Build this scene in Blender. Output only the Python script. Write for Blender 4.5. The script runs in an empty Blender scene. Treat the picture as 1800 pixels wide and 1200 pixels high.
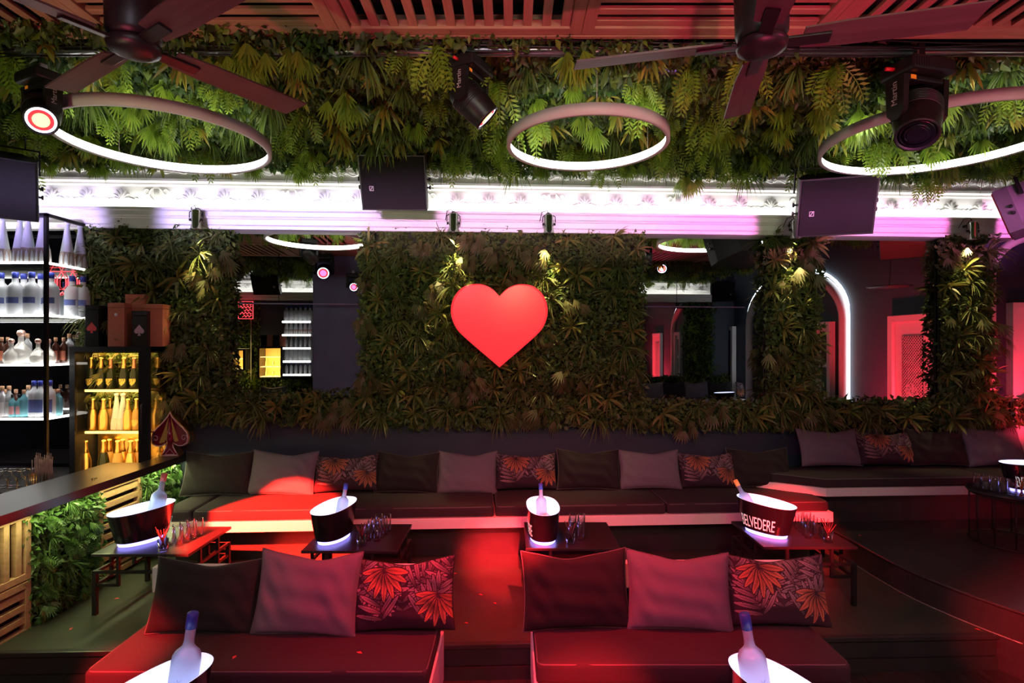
import bpy, bmesh, math, random
import numpy as np
from mathutils import Vector, Matrix, Euler

random.seed(7); RNG = np.random.default_rng(7)
SC = bpy.context.scene
COL = SC.collection
R = math.radians
PI = math.pi

# ------------------------------------------------------------------ camera, exposure, world, large lights
CZ = 2.35                                   # eye height above the lower floor
cam = bpy.data.cameras.new('camera'); cam_o = bpy.data.objects.new('camera', cam); COL.objects.link(cam_o)
cam.sensor_width = 36; cam.lens = 20.0; cam.shift_y = 8 / 1800; cam.clip_start = 0.05
cam_o.location = (0, 0, CZ); cam_o.rotation_euler = (PI / 2, 0, 0)
SC.camera = cam_o
SC.view_settings.view_transform = 'Standard'; SC.view_settings.look = 'None'
SC.view_settings.gamma = 1.0; SC.view_settings.exposure = 0.0; SC.view_settings.use_curve_mapping = False
try:
    SC.cycles.use_denoising = True
    SC.cycles.max_bounces = 10; SC.cycles.diffuse_bounces = 3; SC.cycles.glossy_bounces = 7
    SC.cycles.transmission_bounces = 6; SC.cycles.transparent_max_bounces = 16
    SC.cycles.caustics_reflective = False; SC.cycles.caustics_refractive = False
    SC.cycles.sample_clamp_indirect = 3.0
except Exception:
    pass
world = bpy.data.worlds.new('world'); SC.world = world; world.use_nodes = True
world.node_tree.nodes['Background'].inputs[0].default_value = (0.02, 0.02, 0.03, 1)
world.node_tree.nodes['Background'].inputs[1].default_value = 0.3

# the back wall stands at a slight angle to the tables: its own frame (u along it, v into it)
SW = 0.055; PHI = math.atan(SW); CP, SP = math.cos(PHI), math.sin(PHI); WY = 6.4
def W(u, v, z): return Vector((u * CP - v * SP, WY + u * SP + v * CP, z))
def P(px, py, Y): return Vector(((px - 900) / 1000 * Y, Y, CZ + (608 - py) / 1000 * Y))
def PZ(px, py, z):
    Y = (CZ - z) * 1000 / (py - 608); return Vector(((px - 900) / 1000 * Y, Y, z))
def PW(px, py, v=0.0):
    dx = (px - 900) / 1000; t = (v + WY * CP) / (CP - SP * dx)
    return (t * (dx * CP + SP) - WY * SP, CZ + t * (608 - py) / 1000)
def PS(px, py, U):                            # seen in the back-wall mirror, on the plane u = U: gives (v, z)
    dx = (px - 900) / 1000; t = (U + WY * SP) / (dx * CP + SP)
    return (-(t * (-dx * SP + CP) - WY * CP), CZ + t * (608 - py) / 1000)
def PR(px, py, V):                            # seen in the back-wall mirror, on the plane v = -V: gives (u, z)
    return PW(px, py, V)

def lamp(name, kind, loc, power, col, rot=None, aim=None, size=0.1, size_y=None, angle=60, blend=0.5, parent=None):
    l = bpy.data.lights.new(name, kind); l.energy = power; l.color = col
    if kind == 'AREA':
        l.size = size
        if size_y: l.shape = 'RECTANGLE'; l.size_y = size_y
    else: l.shadow_soft_size = size
    if kind == 'SPOT': l.spot_size = R(angle); l.spot_blend = blend
    o = bpy.data.objects.new(name, l); COL.objects.link(o); o.location = loc
    if aim is not None: o.rotation_euler = (Vector(aim) - Vector(loc)).to_track_quat('-Z', 'Y').to_euler()
    elif rot: o.rotation_euler = rot
    return o
# white strip light lying in the trough of the cornice, shining up the frieze; the same on the rear wall
UR = PW(1774, 417)[0]
lamp('cove_light', 'AREA', W((UR - 6.6) / 2, -0.13, 3.83), 32, (1, 0.97, 0.93), rot=(R(180 - 18), 0, PHI), size=UR + 6.6, size_y=0.06)
lamp('cove_light', 'AREA', W(-1.0, -9.45, 3.83), 80, (1, 0.98, 0.93), rot=(R(180 + 18), 0, PHI), size=13.5, size_y=0.06)

# ------------------------------------------------------------------ materials
def nodes(m):
    m.use_nodes = True; nt = m.node_tree; return nt, nt.nodes, nt.links
MATS = {}
def mat(name, col, rough=0.6, metal=0.0, emit=None, es=0.0, var=0.0, scale=12.0, bump=0.0, trans=0.0, ior=1.45, spec=0.5, sheen=0.0, coat=0.0, stretch=(1, 1, 1)):
    if name in MATS: return MATS[name]
    m = bpy.data.materials.new(name); nt, N, L = nodes(m); b = N['Principled BSDF']
    b.inputs['Base Color'].default_value = (*col, 1); b.inputs['Roughness'].default_value = rough
    b.inputs['Metallic'].default_value = metal; b.inputs['IOR'].default_value = ior
    b.inputs['Transmission Weight'].default_value = trans; b.inputs['Specular IOR Level'].default_value = spec
    b.inputs['Sheen Weight'].default_value = sheen; b.inputs['Coat Weight'].default_value = coat
    if emit: b.inputs['Emission Color'].default_value = (*emit, 1); b.inputs['Emission Strength'].default_value = es
    if var or bump:
        tc = N.new('ShaderNodeTexCoord'); mp = N.new('ShaderNodeMapping'); mp.inputs['Scale'].default_value = stretch
        nz = N.new('ShaderNodeTexNoise'); nz.inputs['Scale'].default_value = scale; nz.inputs['Detail'].default_value = 5
        L.new(tc.outputs['Object'], mp.inputs['Vector']); L.new(mp.outputs[0], nz.inputs['Vector'])
        if var:
            mx = N.new('ShaderNodeMix'); mx.data_type = 'RGBA'
            mx.inputs['A'].default_value = (*[c * (1 - var) for c in col], 1); mx.inputs['B'].default_value = (*[min(1, c * (1 + var)) for c in col], 1)
            L.new(nz.outputs[0], mx.inputs['Factor']); L.new(mx.outputs['Result'], b.inputs['Base Color'])
        if bump:
            bp = N.new('ShaderNodeBump'); bp.inputs['Strength'].default_value = bump; bp.inputs['Distance'].default_value = 0.01
            L.new(nz.outputs[0], bp.inputs['Height']); L.new(bp.outputs[0], b.inputs['Normal'])
    MATS[name] = m; return m
def leafmat(name, cols, trans=0.25, rough=0.45):
    m = bpy.data.materials.new(name); nt, N, L = nodes(m); b = N['Principled BSDF']
    g = N.new('ShaderNodeNewGeometry'); oi = N.new('ShaderNodeObjectInfo'); ad = N.new('ShaderNodeMath'); ad.operation = 'ADD'
    fr = N.new('ShaderNodeMath'); fr.operation = 'FRACT'; rp = N.new('ShaderNodeValToRGB')
    L.new(g.outputs['Random Per Island'], ad.inputs[0]); L.new(oi.outputs['Random'], ad.inputs[1]); L.new(ad.outputs[0], fr.inputs[0]); L.new(fr.outputs[0], rp.inputs[0])
    e = rp.color_ramp.elements; n = len(cols)
    e[0].position = 0; e[0].color = (*cols[0], 1); e[1].position = 1; e[1].color = (*cols[-1], 1)
    for i in range(1, n - 1):
        x = e.new(i / (n - 1)); x.color = (*cols[i], 1)
    L.new(rp.outputs[0], b.inputs['Base Color']); b.inputs['Roughness'].default_value = rough
    tr = N.new('ShaderNodeBsdfTranslucent'); ms = N.new('ShaderNodeMixShader'); ms.inputs[0].default_value = trans
    L.new(rp.outputs[0], tr.inputs[0]); L.new(b.outputs[0], ms.inputs[1]); L.new(tr.outputs[0], ms.inputs[2])
    L.new(ms.outputs[0], N['Material Output'].inputs[0]); MATS[name] = m; return m
def panemat(name, tint=(1, 1, 1), gl=0.12):
    m = bpy.data.materials.new(name); nt, N, L = nodes(m); N.remove(N['Principled BSDF'])
    t = N.new('ShaderNodeBsdfTransparent'); t.inputs[0].default_value = (*tint, 1); g = N.new('ShaderNodeBsdfGlossy'); g.inputs['Roughness'].default_value = 0.02
    lw = N.new('ShaderNodeLayerWeight'); lw.inputs[0].default_value = 0.25; mm = N.new('ShaderNodeMath'); mm.operation = 'MULTIPLY_ADD'
    mm.inputs[1].default_value = 0.6; mm.inputs[2].default_value = gl; L.new(lw.outputs['Fresnel'], mm.inputs[0]); mm.use_clamp = True
    ms = N.new('ShaderNodeMixShader'); L.new(mm.outputs[0], ms.inputs[0]); L.new(t.outputs[0], ms.inputs[1]); L.new(g.outputs[0], ms.inputs[2])
    L.new(ms.outputs[0], N['Material Output'].inputs[0]); MATS[name] = m; return m
def vcolmat(name, rough=0.85):
    m = bpy.data.materials.new(name); nt, N, L = nodes(m); b = N['Principled BSDF']
    a = N.new('ShaderNodeVertexColor'); a.layer_name = 'print'; L.new(a.outputs[0], b.inputs['Base Color']); b.inputs['Roughness'].default_value = rough
    MATS[name] = m; return m
def woodmat(name, c1, c2, rough=0.6, axis=0):
    m = bpy.data.materials.new(name); nt, N, L = nodes(m); b = N['Principled BSDF']
    tc = N.new('ShaderNodeTexCoord'); mp = N.new('ShaderNodeMapping'); s = [14, 14, 14]; s[axis] = 1.2; mp.inputs['Scale'].default_value = s
    oi = N.new('ShaderNodeObjectInfo'); nz = N.new('ShaderNodeTexNoise'); nz.noise_dimensions = '4D'; nz.inputs['Scale'].default_value = 2.5; nz.inputs['Detail'].default_value = 6; nz.inputs['Distortion'].default_value = 0.8
    mu = N.new('ShaderNodeMath'); mu.operation = 'MULTIPLY'; mu.inputs[1].default_value = 40; L.new(oi.outputs['Random'], mu.inputs[0]); L.new(mu.outputs[0], nz.inputs['W'])
    L.new(tc.outputs['Object'], mp.inputs[0]); L.new(mp.outputs[0], nz.inputs['Vector'])
    rp = N.new('ShaderNodeValToRGB'); rp.color_ramp.elements[0].position = 0.3; rp.color_ramp.elements[0].color = (*c1, 1); rp.color_ramp.elements[1].position = 0.7; rp.color_ramp.elements[1].color = (*c2, 1)
    L.new(nz.outputs[0], rp.inputs[0]); L.new(rp.outputs[0], b.inputs['Base Color']); b.inputs['Roughness'].default_value = rough
    bp = N.new('ShaderNodeBump'); bp.inputs['Strength'].default_value = 0.25; bp.inputs['Distance'].default_value = 0.004; L.new(nz.outputs[0], bp.inputs['Height']); L.new(bp.outputs[0], b.inputs['Normal'])
    MATS[name] = m; return m

M_navy = mat('navy_paint', (0.025, 0.032, 0.055), 0.55, var=0.25, scale=3)
M_dark = mat('dark_base', (0.012, 0.012, 0.016), 0.6)
M_floor = mat('platform_vinyl', (0.045, 0.047, 0.035), 0.38, var=0.35, scale=5, bump=0.06)
M_riser = mat('black_riser', (0.03, 0.028, 0.028), 0.33, var=0.4, scale=9, bump=0.1)
M_edge = mat('worn_edge', (0.30, 0.28, 0.25), 0.4, metal=0.6, var=0.6, scale=30)
M_white = mat('white_plaster', (0.80, 0.79, 0.77), 0.55, bump=0.05, scale=30)
M_board = mat('white_board', (0.78, 0.74, 0.70), 0.45)
M_mirror = mat('mirror_silver', (0.86, 0.88, 0.88), 0.0, metal=1.0)
M_black = mat('black_metal', (0.014, 0.014, 0.015), 0.4, metal=0.2)
M_plast = mat('black_plastic', (0.010, 0.010, 0.011), 0.4)
M_gloss = mat('black_gloss', (0.008, 0.008, 0.012), 0.18)
M_grille = mat('speaker_grille', (0.008, 0.008, 0.008), 0.75, bump=0.5, scale=220, spec=0.3)
M_chrome = mat('chrome', (0.75, 0.75, 0.75), 0.15, metal=1.0)
M_alu = mat('aluminium', (0.55, 0.55, 0.6), 0.3, metal=1.0)
M_ring = mat('ring_outer', (0.62, 0.57, 0.60), 0.5)
M_led = mat('led_white', (1, 1, 1), 0.5, emit=(1, 0.97, 0.92), es=11.0)
M_ledc = mat('led_cove', (1, 1, 1), 0.5, emit=(1, 0.97, 0.92), es=3.0)
M_ledw = mat('led_shelf', (1, 1, 1), 0.5, emit=(1, 0.97, 0.9), es=3.5)
M_ledg = mat('led_gold', (1, 0.8, 0.4), 0.5, emit=(1, 0.72, 0.28), es=1.6)
M_heart = mat('heart_acrylic', (0.42, 0.006, 0.010), 0.22, emit=(1.0, 0.038, 0.05), es=0.95, spec=0.25)
M_heartrim = mat('heart_rim', (0.35, 0.005, 0.008), 0.3, emit=(1.0, 0.02, 0.03), es=0.5)
M_fab = mat('black_fabric', (0.014, 0.009, 0.010), 0.9, bump=0.25, scale=160)
M_grey = mat('mauve_grey_fabric', (0.135, 0.115, 0.14), 0.9, bump=0.25, scale=160)
M_seat = mat('seat_fabric', (0.028, 0.018, 0.021), 0.9, bump=0.25, scale=120)
M_pipe = mat('piping', (0.10, 0.085, 0.085), 0.8)
M_palm = vcolmat('palm_print')
M_slat = woodmat('pine_slat', (0.30, 0.16, 0.10), (0.42, 0.24, 0.15), 0.6, 0)
M_oak = woodmat('oak_slat', (0.36, 0.20, 0.10), (0.50, 0.30, 0.16), 0.55, 0)
M_blade = woodmat('fan_blade', (0.05, 0.038, 0.034), (0.085, 0.065, 0.058), 0.5, 0)
M_plank = woodmat('floor_plank', (0.022, 0.017, 0.016), (0.04, 0.03, 0.028), 0.32, 1)
M_top = mat('counter_top', (0.014, 0.011, 0.012), 0.3, var=0.3, scale=6, spec=0.3)
M_table = mat('table_black', (0.018, 0.017, 0.02), 0.3)
M_glow = mat('ice_bucket_glow', (0.95, 0.95, 1), 0.4, emit=(0.66, 0.72, 1.0), es=0.90)
M_glowb = mat('ice_bucket_base_glow', (0.9, 0.9, 1), 0.4, emit=(0.30, 0.26, 1.0), es=5.0)
M_text = mat('white_lettering', (0.85, 0.85, 0.85), 0.5, emit=(1, 1, 1), es=0.35)
M_texts = mat('grey_lettering', (0.5, 0.5, 0.5), 0.5)
M_ice = mat('ice', (0.9, 0.93, 1), 0.15, trans=0.6, ior=1.31)
M_glass = panemat('clear_glass', (0.985, 0.985, 0.99), 0.05)
M_pane = panemat('fridge_pane', (0.92, 0.90, 0.86), 0.04)
M_frost = mat('frosted_glass', (0.78, 0.82, 0.88), 0.35, trans=0.35)
M_froste = mat('glow_tinted_frosted_glass', (0.55, 0.68, 0.95), 0.3, trans=0.55)  # glow from the bucket put into the glass as a blue tint
M_blue = mat('blue_cap', (0.03, 0.05, 0.35), 0.35)
M_bluef = mat('blue_print', (0.12, 0.16, 0.42), 0.5)
M_gold = mat('gold_foil', (0.85, 0.55, 0.18), 0.28, metal=1.0)
M_goldp = mat('gold_label', (0.75, 0.55, 0.12), 0.45)
M_champ = mat('dark_green_glass', (0.012, 0.018, 0.008), 0.08)
M_cham2 = mat('amber_glass', (0.75, 0.42, 0.12), 0.12, trans=0.3)
M_teal = mat('teal_glass', (0.18, 0.50, 0.58), 0.15, trans=0.3)
M_pinkl = mat('pink_label', (0.65, 0.35, 0.36), 0.5)
M_cork = mat('cork', (0.50, 0.28, 0.16), 0.6)
M_orange = mat('orange_box', (0.50, 0.16, 0.09), 0.55)
M_blackbox = mat('black_box', (0.012, 0.012, 0.013), 0.25)
M_redspade = mat('red_spade_print', (0.45, 0.03, 0.03), 0.4)
M_ruby = mat('ruby_lacquer', (0.16, 0.004, 0.02), 0.12, coat=0.6)
M_outline = mat('pink_outline', (0.6, 0.40, 0.45), 0.4)
M_neon = mat('neon_red', (0.9, 0.1, 0.1), 0.4, emit=(1, 0.07, 0.09), es=2.0)
M_arch = mat('white_trim', (0.62, 0.58, 0.58), 0.5)
M_doorw = mat('door_white', (0.72, 0.66, 0.66), 0.5)
M_lensr = mat('lens_red', (1, 0.2, 0.2), 0.3, emit=(1, 0.45, 0.16), es=4.0)
M_lensd = mat('lens_deep_red', (1, 0.05, 0.05), 0.3, emit=(1, 0.03, 0.04), es=2.0)
M_lensw = mat('lens_rim_white', (1, 1, 1), 0.3, emit=(0.75, 0.8, 1), es=2.5)
M_lensm = mat('lens_magenta', (1, 0.2, 0.5), 0.3, emit=(1, 0.08, 0.22), es=5.0)
M_amber = mat('amber_sticker', (0.8, 0.3, 0.02), 0.5, emit=(1, 0.3, 0.02), es=0.15)
M_redcon = mat('red_plug', (0.6, 0.02, 0.03), 0.4)
M_petal = mat('red_petal', (0.65, 0.06, 0.06), 0.6)
M_straw = mat('dark_straw', (0.05, 0.02, 0.022), 0.35)
M_strawc = mat('copper_straw', (0.7, 0.25, 0.12), 0.3, metal=1.0)
M_wire = mat('wire', (0.5, 0.42, 0.38), 0.4)
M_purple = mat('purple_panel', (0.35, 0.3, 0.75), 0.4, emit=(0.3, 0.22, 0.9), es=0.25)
M_spk = mat('grey_speaker', (0.10, 0.10, 0.105), 0.5)
M_redg = mat('red_lit_grille', (0.5, 0.02, 0.03), 0.5)  # red light falling on the grille, put into its colour
M_back = mat('foliage_backing', (0.012, 0.016, 0.008), 0.9)
L_wall = leafmat('ivy_leaf', [(0.055, 0.10, 0.026), (0.10, 0.16, 0.034), (0.068, 0.12, 0.04), (0.18, 0.22, 0.04), (0.08, 0.12, 0.03), (0.17, 0.14, 0.045)])
L_ceil = leafmat('ceiling_leaf', [(0.045, 0.085, 0.028), (0.09, 0.16, 0.028), (0.055, 0.11, 0.045), (0.17, 0.26, 0.03), (0.08, 0.13, 0.03), (0.05, 0.085, 0.045)])
L_fern = leafmat('fern_leaf', [(0.17, 0.30, 0.025), (0.25, 0.38, 0.03), (0.13, 0.23, 0.025), (0.30, 0.40, 0.035)])
L_spik = leafmat('spiky_leaf', [(0.19, 0.28, 0.035), (0.34, 0.36, 0.045), (0.40, 0.30, 0.05), (0.16, 0.22, 0.04)])
L_gras = leafmat('grass_leaf', [(0.10, 0.17, 0.03), (0.15, 0.23, 0.035), (0.08, 0.13, 0.04)])
L_wspk = leafmat('wall_spiky_leaf', [(0.16, 0.19, 0.04), (0.22, 0.23, 0.05), (0.27, 0.19, 0.05), (0.13, 0.16, 0.04)])
L_wlob = leafmat('wall_lobed_leaf', [(0.12, 0.13, 0.04), (0.16, 0.14, 0.055), (0.09, 0.115, 0.035), (0.18, 0.12, 0.05)])
L_wgra = leafmat('wall_grass_leaf', [(0.11, 0.15, 0.035), (0.15, 0.18, 0.045), (0.15, 0.13, 0.045)])
L_ctr = leafmat('counter_leaf', [(0.06, 0.13, 0.03), (0.10, 0.20, 0.04), (0.05, 0.10, 0.035), (0.14, 0.26, 0.05)])

# ------------------------------------------------------------------ mesh helpers
class MB:
    def __init__(s): s.v = []; s.f = []; s.sm = []
    def add(s, vs, fs, M=None, smooth=False):
        k = len(s.v)
        s.v += [tuple(M @ Vector(p)) if M is not None else tuple(p) for p in vs]
        s.f += [tuple(i + k for i in f) for f in fs]; s.sm += [smooth] * len(fs); return s
    def box(s, x0, x1, y0, y1, z0, z1, M=None, bev=0.0):
        if bev:
            b = bmesh.new(); bmesh.ops.create_cube(b, size=1)
            for v in b.verts: v.co = Vector(((x0 + x1) / 2 + v.co.x * (x1 - x0), (y0 + y1) / 2 + v.co.y * (y1 - y0), (z0 + z1) / 2 + v.co.z * (z1 - z0)))
            bmesh.ops.bevel(b, geom=b.edges[:], offset=bev, segments=2, profile=0.6, affect='EDGES')
            b.verts.index_update(); s.add([v.co.copy() for v in b.verts], [[v.index for v in f.verts] for f in b.faces], M); b.free(); return s
        vs = [(x, y, z) for z in (z0, z1) for y in (y0, y1) for x in (x0, x1)]
        return s.add(vs, [(0, 2, 3, 1), (4, 5, 7, 6), (0, 1, 5, 4), (2, 6, 7, 3), (0, 4, 6, 2), (1, 3, 7, 5)], M)
    def prism(s, poly, a0, a1, axis='z', M=None):
        n = len(poly)
        def pt(p, a): return (p[0], p[1], a) if axis == 'z' else ((p[0], a, p[1]) if axis == 'y' else (a, p[0], p[1]))
        vs = [pt(p, a0) for p in poly] + [pt(p, a1) for p in poly]
        fs = [tuple(range(n))[::-1], tuple(range(n, 2 * n))] + [(i, (i + 1) % n, n + (i + 1) % n, n + i) for i in range(n)]
        return s.add(vs, fs, M)
    def tube(s, pts, r, n=8, closed=False, M=None, cap=True):
        pts = [Vector(p) for p in pts]; m = len(pts); vs = []; fs = []; prev = None
        rr = r if isinstance(r, (list, tuple)) else [r] * m
        for i, p in enumerate(pts):
            if closed: t = pts[(i + 1) % m] - pts[i - 1]
            else: t = pts[min(i + 1, m - 1)] - pts[max(i - 1, 0)]
            t.normalize()
            if prev is None:
                a = Vector((0, 0, 1)) if abs(t.z) < 0.9 else Vector((1, 0, 0)); u = t.cross(a).normalized()
            else:
                u = (prev - t * prev.dot(t)); u = u.normalized() if u.length > 1e-6 else t.orthogonal().normalized()
            prev = u; w = t.cross(u)
            for j in range(n):
                a = 2 * PI * j / n; vs.append(p + (u * math.cos(a) + w * math.sin(a)) * rr[i])
        k = m if closed else m - 1
        for i in range(k):
            for j in range(n):
                a, b = i * n + j, i * n + (j + 1) % n; c, d = ((i + 1) % m) * n + (j + 1) % n, ((i + 1) % m) * n + j
                fs.append((a, b, c, d))
        if cap and not closed: fs.append(tuple(range(n))[::-1]); fs.append(tuple(range((m - 1) * n, m * n)))
        return s.add(vs, fs, M, True)
    def lathe(s, prof, n=20, M=None, sx=1.0, sy=1.0, smooth=True):
        vs = []; fs = []; m = len(prof)
        for (r, z) in prof:
            for j in range(n): a = 2 * PI * j / n; vs.append((r * math.cos(a) * sx, r * math.sin(a) * sy, z))
        for i in range(m - 1):
            for j in range(n): fs.append((i * n + j, i * n + (j + 1) % n, (i + 1) * n + (j + 1) % n, (i + 1) * n + j))
        if prof[0][0] > 1e-5: fs.append(tuple(range(n))[::-1])
        if prof[-1][0] > 1e-5: fs.append(tuple(range((m - 1) * n, m * n)))
        return s.add(vs, fs, M, smooth)
    def mesh(s, name, m=None, smooth=None):
        me = bpy.data.meshes.new(name); me.from_pydata(s.v, [], s.f)
        sm = s.sm if smooth is None else [smooth] * len(s.f)
        me.polygons.foreach_set('use_smooth', sm)
        if m: me.materials.append(m)
        me.update(); return me
def T(x=0, y=0, z=0, rx=0, ry=0, rz=0, s=1.0):
    return Matrix.Translation((x, y, z)) @ Euler((rx, ry, rz)).to_matrix().to_4x4() @ Matrix.Diagonal((s, s, s, 1))
WM = Matrix.Translation((0, WY, 0)) @ Matrix.Rotation(PHI, 4, 'Z')

def tag(o, label=None, cat=None, group=None, kind=None):
    if label: o['label'] = label
    if cat: o['category'] = cat
    if group: o['group'] = group
    if kind: o['kind'] = kind
    return o
def link(name, me, parent=None, M=None):
    o = bpy.data.objects.new(name, me); COL.objects.link(o)
    if parent: o.parent = parent
    if M is not None: o.matrix_basis = M
    return o
def part(name, mb, m, parent, M=None, smooth=None): return link(name, mb.mesh(name, m, smooth) if isinstance(mb, MB) else mb, parent, M)
def thing(name, label, cat, M=None, group=None): return tag(link(name, None, None, M), label, cat, group)
def solo(name, mb, m, label, cat, M=None, group=None, smooth=None):
    return tag(part(name, mb, m, None, M, smooth), label, cat, group)
def struct(name, mb, m, M=None, label=None): return tag(part(name, mb, m, None, M), label, None, None, 'structure')
def place(kit, name, label, cat, M, group=None):
    root = thing(name, label, cat, M, group); made = []
    for (pn, me, par, pm) in kit:
        made.append(link(pn, me, root if par < 0 else made[par], pm))
    return root
def text_mesh(txt, size, ext=0.0):
    cu = bpy.data.curves.new('txt', 'FONT'); cu.body = txt; cu.size = size; cu.extrude = ext; cu.align_x = 'CENTER'; cu.align_y = 'CENTER'
    o = bpy.data.objects.new('txt', cu); me = bpy.data.meshes.new_from_object(o); bpy.data.objects.remove(o); bpy.data.curves.remove(cu); return me
def catmull(pts, n=8, closed=True):
    pts = [Vector(p) for p in pts]; m = len(pts); out = []
    for i in range(m if closed else m - 1):
        p0, p1, p2, p3 = pts[(i - 1) % m] if closed or i > 0 else pts[0], pts[i], pts[(i + 1) % m], pts[(i + 2) % m] if closed or i < m - 2 else pts[-1]
        for k in range(n):
            t = k / n; out.append(0.5 * ((2 * p1) + (p2 - p0) * t + (2 * p0 - 5 * p1 + 4 * p2 - p3) * t * t + (3 * p1 - p0 - 3 * p2 + p3) * t ** 3))
    if not closed: out.append(pts[-1])
    return out

# ------------------------------------------------------------------ the room
UL, URT, VR = -8.0, 6.9, -9.6
struct('wall_back', MB().box(UL, URT, 0, 0.2, 0, 4.6), M_navy, WM, 'navy painted back wall behind the bench')
struct('wall_right', MB().box(URT, URT + 0.2, VR, 0.2, 0, 4.6), M_navy, WM, 'navy side wall at the right')
struct('wall_left', MB().box(UL - 0.2, UL, VR, 0.2, 0, 4.6), M_navy, WM, 'dark side wall behind the bar')
struct('wall_rear', MB().box(UL, URT, VR - 0.2, VR, 0, 4.6), M_navy, WM, 'navy wall facing the mirrors')
struct('ceiling', MB().box(UL, URT, VR, 0.2, 4.5, 4.6), M_dark, WM, 'black ceiling above slats and foliage')
PF = 4.03                                             # front edge of the bench platform
def edge_y(x): return PF + 0.035 * x
struct('floor', MB().box(UL - 1, URT + 1, -4.0, 7.2, -0.1, -0.012), M_dark, None, 'black lower floor')
fl = bpy.data.objects['floor']
pm = MB().box(-0.064, 0.064, 0, 2.9, -0.012, 0).mesh('plank', M_plank)
for i in range(56): link('plank', pm, fl, T(-3.55 + 0.133 * i, 1.12 + 0.035 * (-3.55 + 0.133 * i), 0))
curve = [(3.05, 6.75), (3.22, 6.2), (3.29, 5.6), (3.30, 5.1), (3.33, 4.75), (3.42, 4.42), (3.55, 4.1), (3.72, 3.8), (3.98, 3.45), (4.4, 3.1), (5.0, 2.85), (7.3, 2.6)]
cv = [(p.x, p.y) for p in catmull([(a, b, 0) for a, b in curve], 6, False)]
plat_poly = [(-8.2, edge_y(-8.2)), (3.8, edge_y(3.8)), (4.2, 6.9), (-8.2, 6.6)]
struct('floor_platform', MB().prism(plat_poly, 0.0, 0.25), M_floor, None, 'dark vinyl platform floor under the tables')
fp = bpy.data.objects['floor_platform']
ang = math.atan(0.035)
EM = Matrix.Translation((0, PF, 0)) @ Matrix.Rotation(ang, 4, 'Z')
part('step_nosing', MB().box(-8, 3.75, -0.03, 0.02, 0.222, 0.256, bev=0.006), M_riser, fp, EM)
part('riser_board', MB().box(-8, 3.75, -0.012, 0.0, 0.10, 0.222), M_riser, fp, EM)
part('riser_board', MB().box(-8, 3.75, -0.02, 0.0, 0.0, 0.092), M_riser, fp, EM)
struct('floor_raised', MB().prism(cv + [(7.3, 7.4), (3.0, 7.0)], 0.0, 0.47), M_riser, None, 'black raised round-edged platform at the right')
fr = bpy.data.objects['floor_raised']
part('edge_strip', MB().tube([(x - 0.004, y, 0.468) for x, y in cv], 0.012, 6), M_riser, fr)
part('foot_strip', MB().tube([(x - 0.008, y, 0.256) for x, y in cv if y > 4.0], 0.006, 5), M_edge, fr)

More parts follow.
